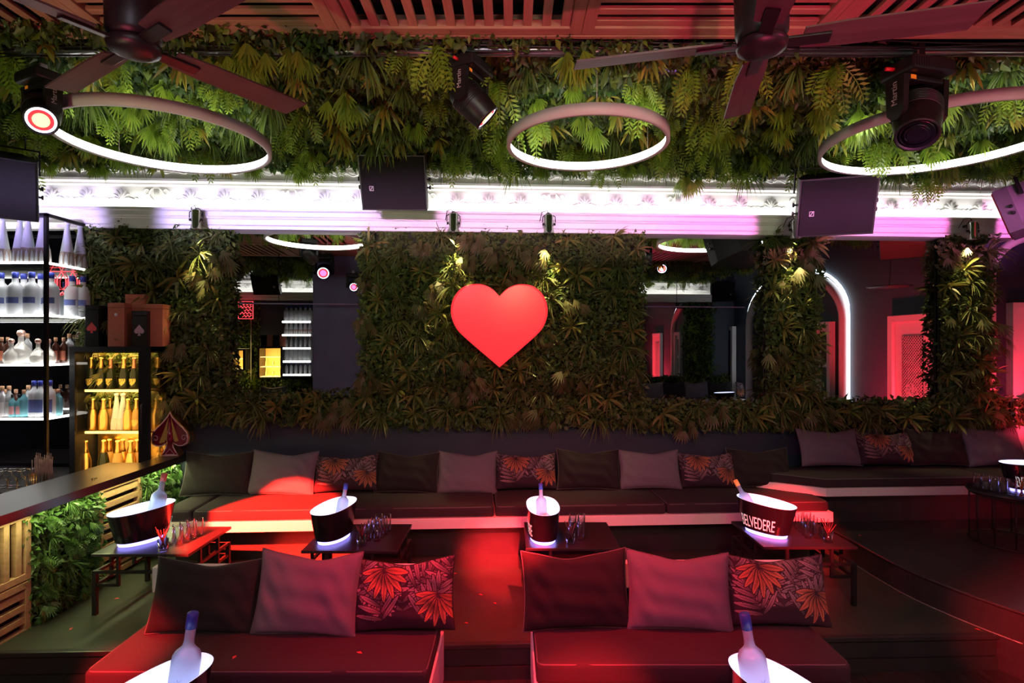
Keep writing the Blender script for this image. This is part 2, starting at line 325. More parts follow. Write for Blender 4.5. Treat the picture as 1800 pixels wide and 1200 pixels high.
# cornice of the back wall: moulded ledge, frieze with palmettes, upper mould
def cornice(name, u0, u1, M, label, step):
    prof = [(0.0, 3.60), (-0.15, 3.60), (-0.15, 3.635), (-0.17, 3.645), (-0.17, 3.70), (-0.185, 3.71), (-0.185, 3.72), (-0.20, 3.73), (-0.20, 3.775), (-0.22, 3.785), (-0.22, 3.81), (-0.205, 3.81), (-0.205, 3.79), (-0.03, 3.79), (-0.03, 3.86), (-0.02, 3.9), (-0.02, 4.08), (-0.05, 4.09), (-0.05, 4.11), (-0.08, 4.125), (-0.08, 4.15), (-0.06, 4.16), (-0.07, 4.22), (-0.10, 4.30), (-0.16, 4.38), (-0.26, 4.45), (-0.30, 4.50), (0, 4.50)]
    t = struct(name, MB().prism(prof, u0, u1, 'x'), M_white, M, label)
    led = part('led_strip', MB().box(u0, u1, -0.17, -0.10, 3.795, 3.815), M_ledc, t)
    pal = MB()
    def petal(cx, cz, a, l, w, d=0.03, y=-0.02):
        n = 6; vs = [(0, 0, 0)]; fs = []
        pts = []
        for i in range(9):
            s = i / 8; ww = w * math.sin(PI * min(1, s * 0.92 + 0.04)) ** 0.8
            pts.append((s * l, ww))
        vs = []
        for (a1, ww) in pts:
            for k in (-1, 0, 1): vs.append((k * ww, -d if k == 0 else 0, a1))
        for i in range(8):
            for k in (0, 1): fs.append((3 * i + k, 3 * i + k + 1, 3 * i + k + 4, 3 * i + k + 3))
        pal.add(vs, fs, Matrix.Translation((cx, y, cz)) @ Matrix.Rotation(a, 4, 'Y'), True)
    for a in (-75, -50, -25, 0, 25, 50, 75): petal(0, 3.93, R(a), 0.125 - 0.0005 * abs(a), 0.016)
    for sx in (-1, 1):
        pal.tube([(sx * (0.03 + 0.05 * k / 10 * 2.4 + 0.0), -0.022, 3.915 + 0.028 * math.sin(k / 10 * PI)) for k in range(11)], 0.012, 6)
        pal.tube([(sx * (0.150 + (0.02 - 0.0015 * k) * math.cos(k * 0.7)), -0.024, 3.93 + (0.022 - 0.0015 * k) * math.sin(k * 0.7)) for k in range(11)], 0.009, 6)
    pme = pal.mesh('palmette', M_white)
    lyr = MB()
    for sx in (-1, 1):
        lyr.tube([(sx * (0.02 + 0.055 * math.sin(k / 8 * PI * 0.9)), -0.024, 3.92 + 0.14 * k / 8) for k in range(9)], 0.010, 6)
        lyr.tube([(sx * (0.10 + 0.03 * math.cos(k * 0.6)), -0.022, 4.02 + 0.03 * math.sin(k * 0.6)) for k in range(9)], 0.009, 6)
    for k in range(-2, 3): lyr.tube([(0.012 * k, -0.022, 3.93), (0.012 * k, -0.022, 4.05)], 0.004, 5)
    lme = lyr.mesh('lyre_ornament', M_white)
    scr = MB()
    for k in range(12):
        a = k * 0.55; scr.lathe([(0.0001, -0.012), (0.014, -0.006), (0.0001, 0.004)], 6, T(0.035 * math.cos(a) * (1 - k * 0.05), -0.085 - 0.002 * k, 4.25 + 0.035 * math.sin(a), rx=PI / 2))
    scr.tube([(-0.17 + 0.034 * k, -0.09, 4.22 + 0.02 * math.sin(k * 1.2)) for k in range(11)], 0.008, 5)
    sme = scr.mesh('scroll_ornament', M_white)
    n = int((u1 - u0) / step)
    for i in range(n):
        u = u0 + step * (i + 0.5)
        link('lyre_ornament' if i % 4 == 3 else 'palmette', lme if i % 4 == 3 else pme, t, T(u))
        link('scroll_ornament', sme, t, T(u))
    return t
cornice('trim_1', UL, UR, WM, 'white ornate cornice with palmette frieze, lit from its ledge', 0.36)
cornice('trim_2', -6.2, 7.9, WM @ Matrix.Translation((0, VR, 0)) @ Matrix.Rotation(PI, 4, 'Z'), 'white ornate cornice on the wall facing the mirrors', 0.55)

# ------------------------------------------------------------------ foliage
def leaves_mesh(name, p, d, L, wr, m, fold=0.18):
    n = len(p); d = d / np.linalg.norm(d, axis=1, keepdims=True)
    r = RNG.normal(size=(n, 3)); s = np.cross(d, r); s /= np.linalg.norm(s, axis=1, keepdims=True) + 1e-9; nn = np.cross(s, d)
    L = L[:, None]; wv = L * wr[:, None] * 0.5
    v = np.empty((n, 4, 3)); v[:, 0] = p; mid = p + d * L * 0.42 + nn * L * fold
    v[:, 1] = mid - s * wv; v[:, 2] = p + d * L; v[:, 3] = mid + s * wv
    me = bpy.data.meshes.new(name); me.vertices.add(4 * n); me.vertices.foreach_set('co', v.reshape(-1).astype(np.float32))
    idx = (np.arange(n) * 4)[:, None] + np.array([0, 1, 2, 0, 2, 3])[None]
    me.loops.add(6 * n); me.loops.foreach_set('vertex_index', idx.reshape(-1).astype(np.int32))
    me.polygons.add(2 * n); me.polygons.foreach_set('loop_start', (np.arange(2 * n) * 3).astype(np.int32))
    me.update(calc_edges=True); me.materials.append(m); return me

def tuft_mesh(name, kind, m, grav, seed):
    rs = random.Random(seed); mb = MB(); g = Vector(grav)
    def dirn(spread):
        a = rs.uniform(0, 2 * PI); t = rs.uniform(spread * 0.25, spread); return Vector((math.sin(t) * math.cos(a), math.sin(t) * math.sin(a), math.cos(t)))
    def path(d, L, n, droop, start=Vector((0, 0, 0))):
        p = start.copy(); out = [p.copy()]; d = d.copy()
        for i in range(n):
            d = (d + g * droop / n * (0.5 + 1.5 * i / n)).normalized(); p = p + d * (L / n); out.append(p.copy())
        return out
    def blade(pts, w, side=None):
        n = len(pts); t0 = (pts[-1] - pts[0]).normalized(); s = t0.cross(Vector((rs.uniform(-1, 1), rs.uniform(-1, 1), rs.uniform(-1, 1)))).normalized() if side is None else side
        vs = []; fs = []
        for i, p in enumerate(pts):
            ww = w * (math.sin(PI * (0.12 + 0.88 * i / (n - 1))) ** 0.7 if i < n - 1 else 0.03); vs += [p - s * ww, p + s * ww]
        for i in range(n - 1): fs.append((2 * i, 2 * i + 1, 2 * i + 3, 2 * i + 2))
        mb.add(vs, fs, None, True)
    if kind == 'spiky':
        for i in range(20): blade(path(dirn(1.45), rs.uniform(0.13, 0.23), 4, 0.5), rs.uniform(0.010, 0.015))
    elif kind == 'grass':
        for i in range(34): blade(path(dirn(1.3), rs.uniform(0.18, 0.30), 5, 1.3), 0.005)
    elif kind == 'fern':
        for i in range(10):
            L = rs.uniform(0.18, 0.30); pts = path(dirn(1.3), L, 9, 1.2)
            t0 = (pts[-1] - pts[0]).normalized(); s = t0.cross(Vector((rs.uniform(-1, 1), rs.uniform(-1, 1), rs.uniform(-1, 1)))).normalized()
            vs = []; fs = []
            for k in range(1, 10):
                p = pts[k]; t = (pts[k] - pts[k - 1]).normalized(); ll = 0.055 * math.sin(PI * (0.15 + 0.8 * k / 10)) + 0.008
                for sg in (-1, 1):
                    e = p + (s * sg * 0.85 + t * 0.6).normalized() * ll; w = t * 0.010; b = len(vs)
                    md = p * 0.5 + e * 0.5; vs += [p, md - w, e, md + w]; fs.append((b, b + 1, b + 2, b + 3))
            b = len(vs); 
            for p in pts: vs += [p - s * 0.002, p + s * 0.002]
            for k in range(9): fs.append((b + 2 * k, b + 2 * k + 1, b + 2 * k + 3, b + 2 * k + 2))
            mb.add(vs, fs)
    elif kind == 'lobed':
        for i in range(10):
            pts = path(dirn(1.35), rs.uniform(0.04, 0.15), 3, 0.7); e = pts[-1]; t = (pts[-1] - pts[-2]).normalized(); t = (t + g * 1.2).normalized()
            s = t.cross(Vector((rs.uniform(-1, 1), rs.uniform(-1, 1), rs.uniform(-1, 1)))).normalized(); blade(pts, 0.003)
            for k in range(-3, 4):
                a = k * 0.30; d = (t * math.cos(a) + s * math.sin(a)); l = 0.135 - 0.013 * abs(k)
                blade([e + d * l * j / 3 + g * 0.012 * j for j in range(4)], 0.0075, (s * math.cos(a) - t * math.sin(a)))
    return mb.mesh(name, m)
GC, GW = (0, 0, 1), (0, -1, 0)
TC = {'fern_tuft': [tuft_mesh('fern_tuft', 'fern', L_fern, GC, i) for i in range(4)], 'spiky_tuft': [tuft_mesh('spiky_tuft', 'spiky', L_spik, GC, 10 + i) for i in range(3)],
      'grass_tuft': [tuft_mesh('grass_tuft', 'grass', L_gras, GC, 20 + i) for i in range(3)], 'lobed_tuft': [tuft_mesh('lobed_tuft', 'lobed', L_fern, GC, 30 + i) for i in range(4)]}
TW = {'spiky_tuft': [tuft_mesh('spiky_tuft', 'spiky', L_wspk, GW, 40 + i) for i in range(4)], 'grass_tuft': [tuft_mesh('grass_tuft', 'grass', L_wgra, GW, 50 + i) for i in range(3)],
      'lobed_tuft': [tuft_mesh('lobed_tuft', 'lobed', L_wlob, GW, 60 + i) for i in range(4)]}
TCO = {'fern_tuft': [tuft_mesh('fern_tuft', 'fern', L_ctr, GW, 70 + i) for i in range(2)], 'grass_tuft': [tuft_mesh('grass_tuft', 'grass', L_ctr, GW, 80 + i) for i in range(2)], 'lobed_tuft': [tuft_mesh('lobed_tuft', 'lobed', L_ctr, GW, 90 + i) for i in range(2)]}

def green_panel(name, a0, a1, b0, b1, M, label, tufts, sets, leafm, dens=3000, thick=0.10, lsize=(0.04, 0.085), cat='green wall', group=None, scale=(0.8, 1.25), ceil=False, edge=0.05, backing=True):
    """local frame: x along, y up (or depth for a ceiling), z outward."""
    root = thing(name, label, cat, M, group)
    if backing: part('backing', MB().box(a0, a1, b0, b1, 0, 0.03), M_back, root)
    n = int((a1 - a0) * (b1 - b0) * dens)
    a = RNG.uniform(a0 - edge, a1 + edge, n); b = RNG.uniform(b0 - edge, b1 + edge, n)
    lump = 0.5 + 0.5 * np.sin(a * 9.1 + np.sin(b * 7.3) * 2) * np.sin(b * 10.7 + np.sin(a * 6.1) * 2)
    c = 0.02 + thick * (0.35 + 0.65 * lump) * RNG.uniform(0.1, 1, n) ** 0.6
    p = np.stack([a, b, c], 1)
    d = np.stack([RNG.normal(0, 0.8, n), RNG.normal(0, 0.8, n) - (0 if ceil else 0.45), RNG.uniform(0.1, 1.1, n) + (0.4 if ceil else 0)], 1)
    o = link('small_leaves', leaves_mesh('small_leaves', p, d, RNG.uniform(lsize[0], lsize[1], n), RNG.uniform(0.4, 0.75, n), leafm), root); o['kind'] = 'stuff'
    names = [k_ for k_ in sets for _ in range({'spiky_tuft': 3, 'grass_tuft': 3, 'fern_tuft': 3, 'lobed_tuft': 2}[k_])]; random.shuffle(names)
    k = 0; tries = 0; pts = []; md = math.sqrt((a1 - a0) * (b1 - b0) / max(tufts, 1)) * 0.72
    while k < tufts and tries < tufts * 40:
        tries += 1; x = random.uniform(a0 + 0.03, a1 - 0.03); y = random.uniform(b0 + 0.03, b1 - 0.03)
        if any((x - q) ** 2 + (y - w) ** 2 < md * md for q, w in pts): continue
        pts.append((x, y)); nm = names[k % len(names)]; me = random.choice(sets[nm]); sc = random.uniform(*scale)
        link(nm, me, root, T(x, y, 0.03 + thick * 0.55, rz=random.uniform(0, 2 * PI) if ceil else random.uniform(-0.5, 0.5), s=sc)); k += 1
    return root
def wall_frame(v): return Matrix.Translation(W(0, v, 0)) @ Matrix.Rotation(PHI, 4, 'Z') @ Matrix.Rotation(PI / 2, 4, 'X')   # x=u, y=z, z=outward
WF = wall_frame(-0.03)
def wpx(x0, x1, ytop, ybot, v=-0.1):
    u0, _ = PW(x0, 600, v); u1, _ = PW(x1, 600, v); xm = (x0 + x1) / 2; return u0, u1, PW(xm, ybot, v)[1], PW(xm, ytop, v)[1]
SP3 = TW
u0, u1, z0, z1 = wpx(150, 400, 398, 735); green_panel('green_wall', u0, u1, z0, z1, WF, 'leafy green wall panel beside the bar shelf and gold fridge', 34, SP3, L_wall)
u0, u1, z0, z1 = wpx(640, 1126, 408, 742); green_panel('green_wall', u0, u1, z0, z1, WF, 'wide leafy green wall panel behind the red heart', 92, SP3, L_wall)
u0, u1, z0, z1 = wpx(1350, 1436, 416, 742); green_panel('green_wall', u0, u1, z0, z1, WF, 'leafy green column between the two right-hand mirrors', 26, SP3, L_wall, thick=0.13)
u0, u1, z0, z1 = wpx(1656, 1738, 418, 745); green_panel('green_wall', u0, u1, z0, z1, WF, 'leafy green column at the far right by the arch', 24, SP3, L_wall, thick=0.14)
u0, u1, z0, z1 = wpx(400, 636, 696, 738); green_panel('green_wall', u0, u1, z0, z1, WF, 'low leafy strip under the left mirror', 10, SP3, L_wall)
u0, u1, z0, z1 = wpx(1126, 1800, 708, 746); green_panel('green_wall', u0, u1 + 1.0, z0, z1, WF, 'long low leafy strip under the right mirrors', 26, SP3, L_wall)
# ceiling foliage: x along, y depth, z outward = down
CF = Matrix.Translation((0, 0, 4.30)) @ Matrix.Rotation(PHI, 4, 'Z') @ Matrix.Rotation(PI, 4, 'X')
# (after the X flip local +y points towards the camera)
def ceil_panel(x0, x1, y0, y1, label, tufts, dens, rot=PHI):
    Mx = Matrix.Translation((0, y1, 4.30)) @ Matrix.Rotation(rot, 4, 'Z') @ Matrix.Rotation(PI, 4, 'X')
    return green_panel('green_ceiling', x0, x1, 0, y1 - y0, Mx, label, tufts, TC, L_ceil, dens, 0.16, (0.045, 0.09), 'green ceiling', None, (0.75, 1.2), True)
ceil_panel(-5.6, 5.9, 3.44, 5.88, 'wide leafy green ceiling hanging before the white cornice', 298, 2900)
ceil_panel(-5.6, 6.2, -2.9, 0.45, 'leafy green ceiling over the rear of the room', 120, 900)
part('edge_trim', MB().box(-5.6, 5.9, -0.03, 0.0, 0.0, 0.07), M_black, bpy.data.objects['green_ceiling'])

# slatted wooden ceiling panels, slats turned alternately
PANW = 1.42
sl_me = MB().box(-0.66, 0.66, -0.026, 0.026, 0, 0.024, bev=0.004).mesh('slat', M_slat)
fr_me = MB().box(-0.71, 0.71, -0.035, 0.035, -0.004, 0.05, bev=0.004).mesh('frame_board', M_slat)
for i in range(-3, 5):
    for j in range(2):
        cx = -1.01 + PANW * i + PANW / 2; cy = 3.38 - PANW / 2 - PANW * j; alongy = (i + j) % 2 == 0
        lab = 'slatted wooden ceiling panel, %s of its row, slats %s' % (['first from the left', 'second from the left', 'third from the left', 'fourth, above the heart', 'fifth', 'sixth', 'seventh', 'last at the right'][i + 3], 'running away' if alongy else 'running across')
        if j: lab = 'rear-row ' + lab
        t = thing('wooden_ceiling_grid', lab, 'ceiling panel', T(cx, cy, 4.2), 'slatted ceiling panels')
        for k in range(12):
            o = -0.66 + 0.055 + 0.1105 * k
            link('slat', sl_me, t, T(o, 0, 0.01, rz=PI / 2) if alongy else T(0, o, 0.01))
        for sg in (-1, 1):
            link('frame_board', fr_me, t, T(0, sg * 0.674, 0)); link('frame_board', fr_me, t, T(sg * 0.674, 0, 0, rz=PI / 2))
struct('trim_5', MB().box(-5.2, 6.3, 3.383, 3.41, 4.19, 4.32), M_slat, None, 'wooden fascia board along the edge of the slatted ceiling')

# ------------------------------------------------------------------ mirrors on the back wall
def mirror(x0, x1, yt, yb, label):
    u0, u1, z0, z1 = wpx(x0, x1, yt, yb, -0.02)
    return solo('wall_mirror', MB().box(u0, u1, -0.02, 0.0, z0, z1), M_mirror, label, 'mirror', WM)
mirror(392, 645, 396, 700, 'tall wall mirror left of the red heart reflecting the far bar')
mirror(1120, 1356, 406, 715, 'wall mirror just right of the heart panel')
mirror(1430, 1649, 410, 718, 'wall mirror reflecting the pink lattice door')
mirror(1650.5, 1690, 410, 718, 'narrow mirror strip half hidden by the far right leafy column')

# ------------------------------------------------------------------ heart
hp = [(878, 520), (866, 508), (852, 501), (837, 499), (820, 502), (806, 512), (797, 526), (793, 543), (795, 560), (802, 576), (813, 589), (840, 613), (860, 630), (878, 645.5), (896, 630), (916, 613), (943, 589), (954, 576), (961, 560), (963, 543), (959, 526), (950, 512), (936, 502), (919, 499), (904, 501), (890, 508)]
hv = -0.40; hu, hz = PW(878, 572, hv); sc = (WY + hv) / 1000
sharp = {0, 13}
pts = []
half = catmull([(p[0], p[1], 0) for p in hp[:14]], 5, False); half2 = catmull([(p[0], p[1], 0) for p in hp[13:] + hp[:1]], 5, False)
for p in half[:-1] + half2[:-1]: pts.append(((p.x - 878) * sc, -(p.y - 572) * sc))
ht = thing('heart_sign', 'glowing red heart sign on the green wall', 'sign', Matrix.Translation(W(hu, hv, hz)) @ Matrix.Rotation(PHI, 4, 'Z'))
n = len(pts); ins = [(x * 0.955, y * 0.955 + 0.006) for x, y in pts]
hb = MB()
hb.add([(x, 0.03, y) for x, y in pts] + [(x, -0.0, y) for x, y in pts] + [(x, -0.02, y) for x, y in ins] , [(i, (i + 1) % n, n + (i + 1) % n, n + i) for i in range(n)] + [(n + i, n + (i + 1) % n, 2 * n + (i + 1) % n, 2 * n + i) for i in range(n)] + [tuple(range(2 * n, 3 * n))])
part('acrylic_face', hb, M_heart, ht)
part('side_return', MB().prism(pts[::-1], 0.03, 0.13, 'y'), M_heartrim, ht)

# ------------------------------------------------------------------ ring lights
def ring(loc, rad, label, power=2.6):
    t = thing('ring_light', label, 'ring light', Matrix.Translation(loc), 'suspended white ring lights')
    n = 72; h = 0.075; o = MB(); q = MB()
    o.lathe([(rad - 0.012, h), (rad, h), (rad, 0), (rad - 0.03, 0), (rad - 0.03, 0.006), (rad - 0.012, 0.006), (rad - 0.012, h)], n)
    o.f = [f for f in o.f if len(f) == 4]; o.sm = o.sm[:len(o.f)]
    q.lathe([(rad - 0.013, h - 0.004), (rad - 0.02, h - 0.01), (rad - 0.03, 0.004), (rad - 0.026, 0.003)], n); q.f = [f for f in q.f if len(f) == 4]; q.sm = q.sm[:len(q.f)]
    part('band', o, M_ring, t); part('diffuser', q, M_led, t)
    for k in range(3):
        a = 0.5 + k * 2.094; x, y = (rad - 0.006) * math.cos(a), (rad - 0.006) * math.sin(a)
        part('suspension_wire', MB().tube([(x, y, h), (x, y, 4.28 - loc[2])], 0.0016, 4), M_wire, t)
    return t
ring((-2.58, 4.25, 3.85), 0.725, 'white LED ring hanging beside the left ceiling fan')
ring((0.56, 4.25, 3.84), 0.60, 'white LED ring hanging right of the centre moving head')
ring((3.30, 4.40, 3.91), 0.825, 'white LED ring hanging at the right edge, below the black moving head')
ring((0.2, -1.9, 3.7), 0.7, 'white LED ring behind the camera over the facing bench')
ring((2.9, -1.4, 3.6), 0.6, 'white LED ring seen small in the right mirror')

# ------------------------------------------------------------------ ceiling fans
def fan(x, y, z, a0, label):
    t = thing('ceiling_fan', label, 'fan', T(x, y, z))
    part('downrod', MB().lathe([(0.028, 0.16), (0.028, 0.62)], 12).lathe([(0.10, 0.56), (0.09, 0.62), (0.02, 0.63)], 20), M_black, t)
    part('motor_housing', MB().lathe([(0.085, 0.0), (0.10, 0.03), (0.105, 0.20), (0.085, 0.235), (0.03, 0.24)], 28), M_plast, t)
    part('hub_cap', MB().lathe([(0.0001, -0.055), (0.06, -0.05), (0.092, -0.035), (0.10, -0.01), (0.09, 0.0)], 28), M_plast, t)
    for k in range(4):
        M = Matrix.Rotation(a0 + k * PI / 2, 4, 'Z'); tilt = Matrix.Translation((0.0, 0, -0.004)) @ Matrix.Rotation(R(-13), 4, 'X')
        b = part('blade', MB().prism([(0.15, -0.055), (0.30, -0.066), (0.765, -0.072), (0.735, 0.062), (0.30, 0.062), (0.15, 0.05)], -0.004, 0.004), M_blade, t, M @ tilt)
        part('blade_bracket', MB().box(0.07, 0.25, -0.026, 0.026, -0.016, -0.005, bev=0.003), M_plast, b)
    return t
fan(-1.52, 2.29, 3.57, R(57), 'dark four-blade ceiling fan at the left')
fan(1.00, 2.28, 3.57, R(76), 'dark four-blade ceiling fan at the right, one blade lit magenta')

# ------------------------------------------------------------------ lighting bar and moving heads
bar = thing('lighting_bar', 'long aluminium lighting bar threaded through the ceiling foliage', 'lighting bar', Matrix.Translation((0, 3.5, 4.17)) @ Matrix.Rotation(0.0, 4, 'Z'))
part('pipe', MB().tube([(-5.2, 0, 0), (5.6, 0, 0)], 0.025, 12), M_alu, bar)
part('flat_rail', MB().box(-5.2, 5.6, 0.015, 0.022, -0.03, 0.035), M_alu, bar)
for x in (-3.2, -0.25, 2.5): part('pipe_clamp', MB().box(x - 0.02, x + 0.02, -0.035, 0.035, -0.05, 0.05, bev=0.005), M_black, bar)
for q_ in range(4):
    pts_ = [(-5.0 + 0.5 * k, 3.445 + 0.012 * q_ + 0.01 * math.sin(k * 1.7 + q_), 4.205 - 0.022 * q_ - 0.018 * abs(math.sin(k * 0.9 + q_ * 1.3))) for k in range(21)]
    solo('cable', MB().tube([tuple(p) for p in catmull(pts_, 3, False)], 0.006, 5), M_plast, 'black cable strung along the slatted ceiling edge, ' + ['highest', 'second', 'third', 'lowest'][q_] + ' of four', 'cable', None, 'cables along the ceiling edge')
mt = text_mesh('Martin', 0.055); mt.materials.append(M_texts)
def moving_head(loc, yaw, aim, label, lens=None, rimm=None, s=1.0, group='moving head spotlights', swap=False):
    """loc: top of the base; hangs down. yaw: turn of the yoke; aim: direction of the beam."""
    t = thing('moving_head', label, 'stage light', Matrix.Translation(loc) @ Matrix.Rotation(yaw, 4, 'Z') @ Matrix.Diagonal((s, s, s, 1)), group)
    part('base', MB().box(-0.16, 0.16, -0.12, 0.12, -0.11, -0.02, bev=0.02), M_plast, t)
    for k in range(6): part('vent_slot', MB().box(-0.145 + 0.018 * k, -0.137 + 0.018 * k, -0.123, -0.118, -0.095, -0.04), M_dark, t)
    part('clamp', MB().box(-0.03, 0.03, -0.03, 0.03, -0.02, 0.06, bev=0.006), M_alu, t)
    y = MB().box(-0.15, 0.15, -0.06, 0.06, -0.15, -0.115, bev=0.01)
    part('yoke', y, M_plast, t)
    for sg in (-1, 1):
        a = part('yoke_arm', MB().prism([(-0.065, -0.12), (0.065, -0.12), (0.055, -0.34), (0.02, -0.38), (-0.02, -0.38), (-0.055, -0.34)], sg * 0.135, sg * 0.175, 'x'), M_plast, t)
        link('lettering', mt, a, Matrix.Translation((sg * 0.1765, 0, -0.22)) @ Matrix.Rotation(sg * PI / 2, 4, 'Z') @ Matrix.Rotation(PI / 2, 4, 'X') @ Matrix.Rotation(PI / 2, 4, 'Z'))
    part('sticker', MB().box(-0.12, -0.08, -0.0625, -0.06, -0.145, -0.12), M_amber, t)
    d = (Matrix.Rotation(-yaw, 3, 'Z') @ Vector(aim)).normalized()
    q = d.to_track_quat('Z', 'Y').to_matrix().to_4x4(); HM = Matrix.Translation((0, 0, -0.33)) @ q
    h = part('head', MB().lathe([(0.06, -0.17), (0.10, -0.155), (0.125, -0.09), (0.13, 0.0), (0.125, 0.10), (0.115, 0.17), (0.118, 0.19), (0.105, 0.195), (0.10, 0.18)], 26), M_plast, t, HM)
    for k in range(7): part('cooling_fin', MB().lathe([(0.127, -0.08 + 0.016 * k), (0.135, -0.078 + 0.016 * k), (0.135, -0.074 + 0.016 * k), (0.127, -0.072 + 0.016 * k)], 26), M_plast, h)
    part('lens', MB().lathe([(0.0001, 0.186), (0.05, 0.187), (0.056, 0.185)], 24), lens or M_gloss, h); part('lens_ring', MB().lathe([(0.056, 0.185), (0.082, 0.183)], 24), M_lensd if lens else M_gloss, h)
    part('lens_rim', MB().lathe([(0.082, 0.183), (0.104, 0.181)], 24), rimm or M_gloss, h)
    part('power_plug', MB().tube([(-0.16, 0.02, -0.06), (-0.22, 0.02, -0.065)], 0.012, 8), M_redcon, t)
    return t, Vector(loc) + Vector((0, 0, -0.33 * s)), Vector(aim).normalized()
hd1 = moving_head(P(74, 126, 3.5), R(-25), (0.50, -0.66, -0.62), 'moving head with a lit red lens at the far left', M_lensr, M_lensw, 0.76)
hd2 = moving_head(P(828, 106, 3.5), R(62), (0.62, 0.10, -0.62), 'moving head hanging above the heart, lens turned to the right', M_lensr, M_lensw, 0.76)
hd3 = moving_head(P(1612, 108, 3.5), R(15), (-0.25, -0.35, -0.62), 'black moving head at the right with an unlit lens', None, None, 1.0)
def mpt(px, py, V):
    u, z = PR(px, py, V); return W(u, -V, z)
hd4 = moving_head(mpt(570, 446, 5.2), PHI, (0.15, 0.9, -0.25), 'moving head with magenta lens seen in the left mirror', M_lensm, M_lensw, 1.1)
hd5 = moving_head(mpt(622, 480, 5.4), PHI, (0.2, 0.9, -0.25), 'smaller magenta moving head beside the navy pillar, seen in the left mirror', M_lensm, M_lensw, 0.8)
hd6 = moving_head(mpt(1162, 442, 6.2), R(30), (-0.3, 0.9, -0.5), 'moving head seen in the mirror right of the heart', M_lensr, M_lensw)
hd7 = moving_head(Vector((0.4, -0.7, 4.1)), R(0), (0.0, 0.9, -0.6), 'added moving head above and behind the camera', M_lensr, M_lensw)  # unseen head, added to throw the red pools
hd8 = moving_head(Vector((-1.3, -0.9, 4.1)), R(0), (0.3, 0.9, -0.6), 'added moving head behind the camera to the left', M_lensr, M_lensw)  # also added out of view, for red on sofa and riser
def beam(hd, aim, power, col, angle, blend=0.35, off=0.24):
    return lamp('beam', 'SPOT', hd[1] + hd[2] * off, power, col, aim=aim, size=0.04, angle=angle, blend=blend)
RED = (1, 0.016, 0.022); MAG = (1, 0.05, 0.25)
beam(hd4, P(485, 938, 5.4), 75000, (1, 0.022, 0.012), 13, 0.15)               # hard red pool on bench and floor
beam(hd7, PZ(880, 992, 0.25), 34000, RED, 8, 1.0)                            # red pool on the floor
beam(hd7, PZ(1400, 925, 0.7), 22000, RED, 9, 0.9)
beam(hd8, Vector((0.45, 3.22, 0.30)), 9000, RED, 9, 0.9)
beam(hd8, Vector((3.95, 3.95, 0.30)), 9000, RED, 12, 0.9)
beam(hd5, Vector((-2.5, 3.3, 0.45)), 7000, RED, 16, 0.8)
beam(hd5, Vector((0.8, 4.2, 0.7)), 450, MAG, 60, 1.0)
beam(hd7, Vector((0.2, 4.2, 0.2)), 420, RED, 52, 1.0)
beam(hd2, Vector((0.1, 3.9, 0.2)), 900, RED, 80, 1.0)                       # added wide red wash from above, not along this lens
beam(hd6, Vector((-0.5, 4.5, 0.8)), 350, MAG, 70, 1.0)
# added red, magenta and white floor par cans out of view, washing the wooden ceiling and the cornice
def added_par_can(loc, aim, power, col, angle, label):
    t = thing('added_par_can', label, 'stage light', Matrix.Translation(loc), 'added floor par cans'); d = (Vector(aim) - Vector(loc)).normalized(); q = d.to_track_quat('Z', 'Y').to_matrix().to_4x4()
    part('can', MB().lathe([(0.06, -0.14), (0.085, -0.13), (0.09, 0.10), (0.085, 0.11), (0.08, 0.09)], 20), M_plast, t, q); part('lens', MB().lathe([(0.0001, 0.095), (0.078, 0.095)], 20), M_lensm, t, q)
    part('floor_stand', MB().tube([(-0.11, 0, 0), (-0.11, 0, -0.2), (0.11, 0, -0.2), (0.11, 0, 0)], 0.01, 6), M_black, t)
    lamp('added_par_lamp', 'SPOT', Vector(loc) + d * 0.13, power, col, aim=aim, size=0.07, angle=angle, blend=1.0)
added_par_can((0.9, -1.0, 0.21), (0.9, 2.0, 4.2), 850, (1, 0.09, 0.20), 48, 'added red par can on the floor behind the camera')
added_par_can((-1.6, -1.0, 0.21), (-1.4, 2.0, 4.2), 480, (1, 0.12, 0.22), 48, 'added magenta par can on the floor behind the camera at the left')
added_par_can((2.8, -1.0, 0.21), (2.6, 2.0, 4.2), 750, (1, 0.05, 0.24), 48, 'added magenta par can on the floor behind the camera at the right')
added_par_can((-2.9, 0.6, 0.21), (-1.7, 5.0, 4.3), 220, (0.90, 1.0, 0.52), 58, 'added warm white par can on the floor at the left, lighting the leafy ceiling')
added_par_can((1.9, 0.4, 0.21), (1.0, 5.0, 4.3), 140, (0.90, 1.0, 0.55), 34, 'added warm white par can on the floor in the middle')
added_par_can((3.9, 0.4, 0.21), (3.4, 5.0, 4.3), 185, (0.90, 1.0, 0.55), 44, 'added warm white par can on the floor at the right')
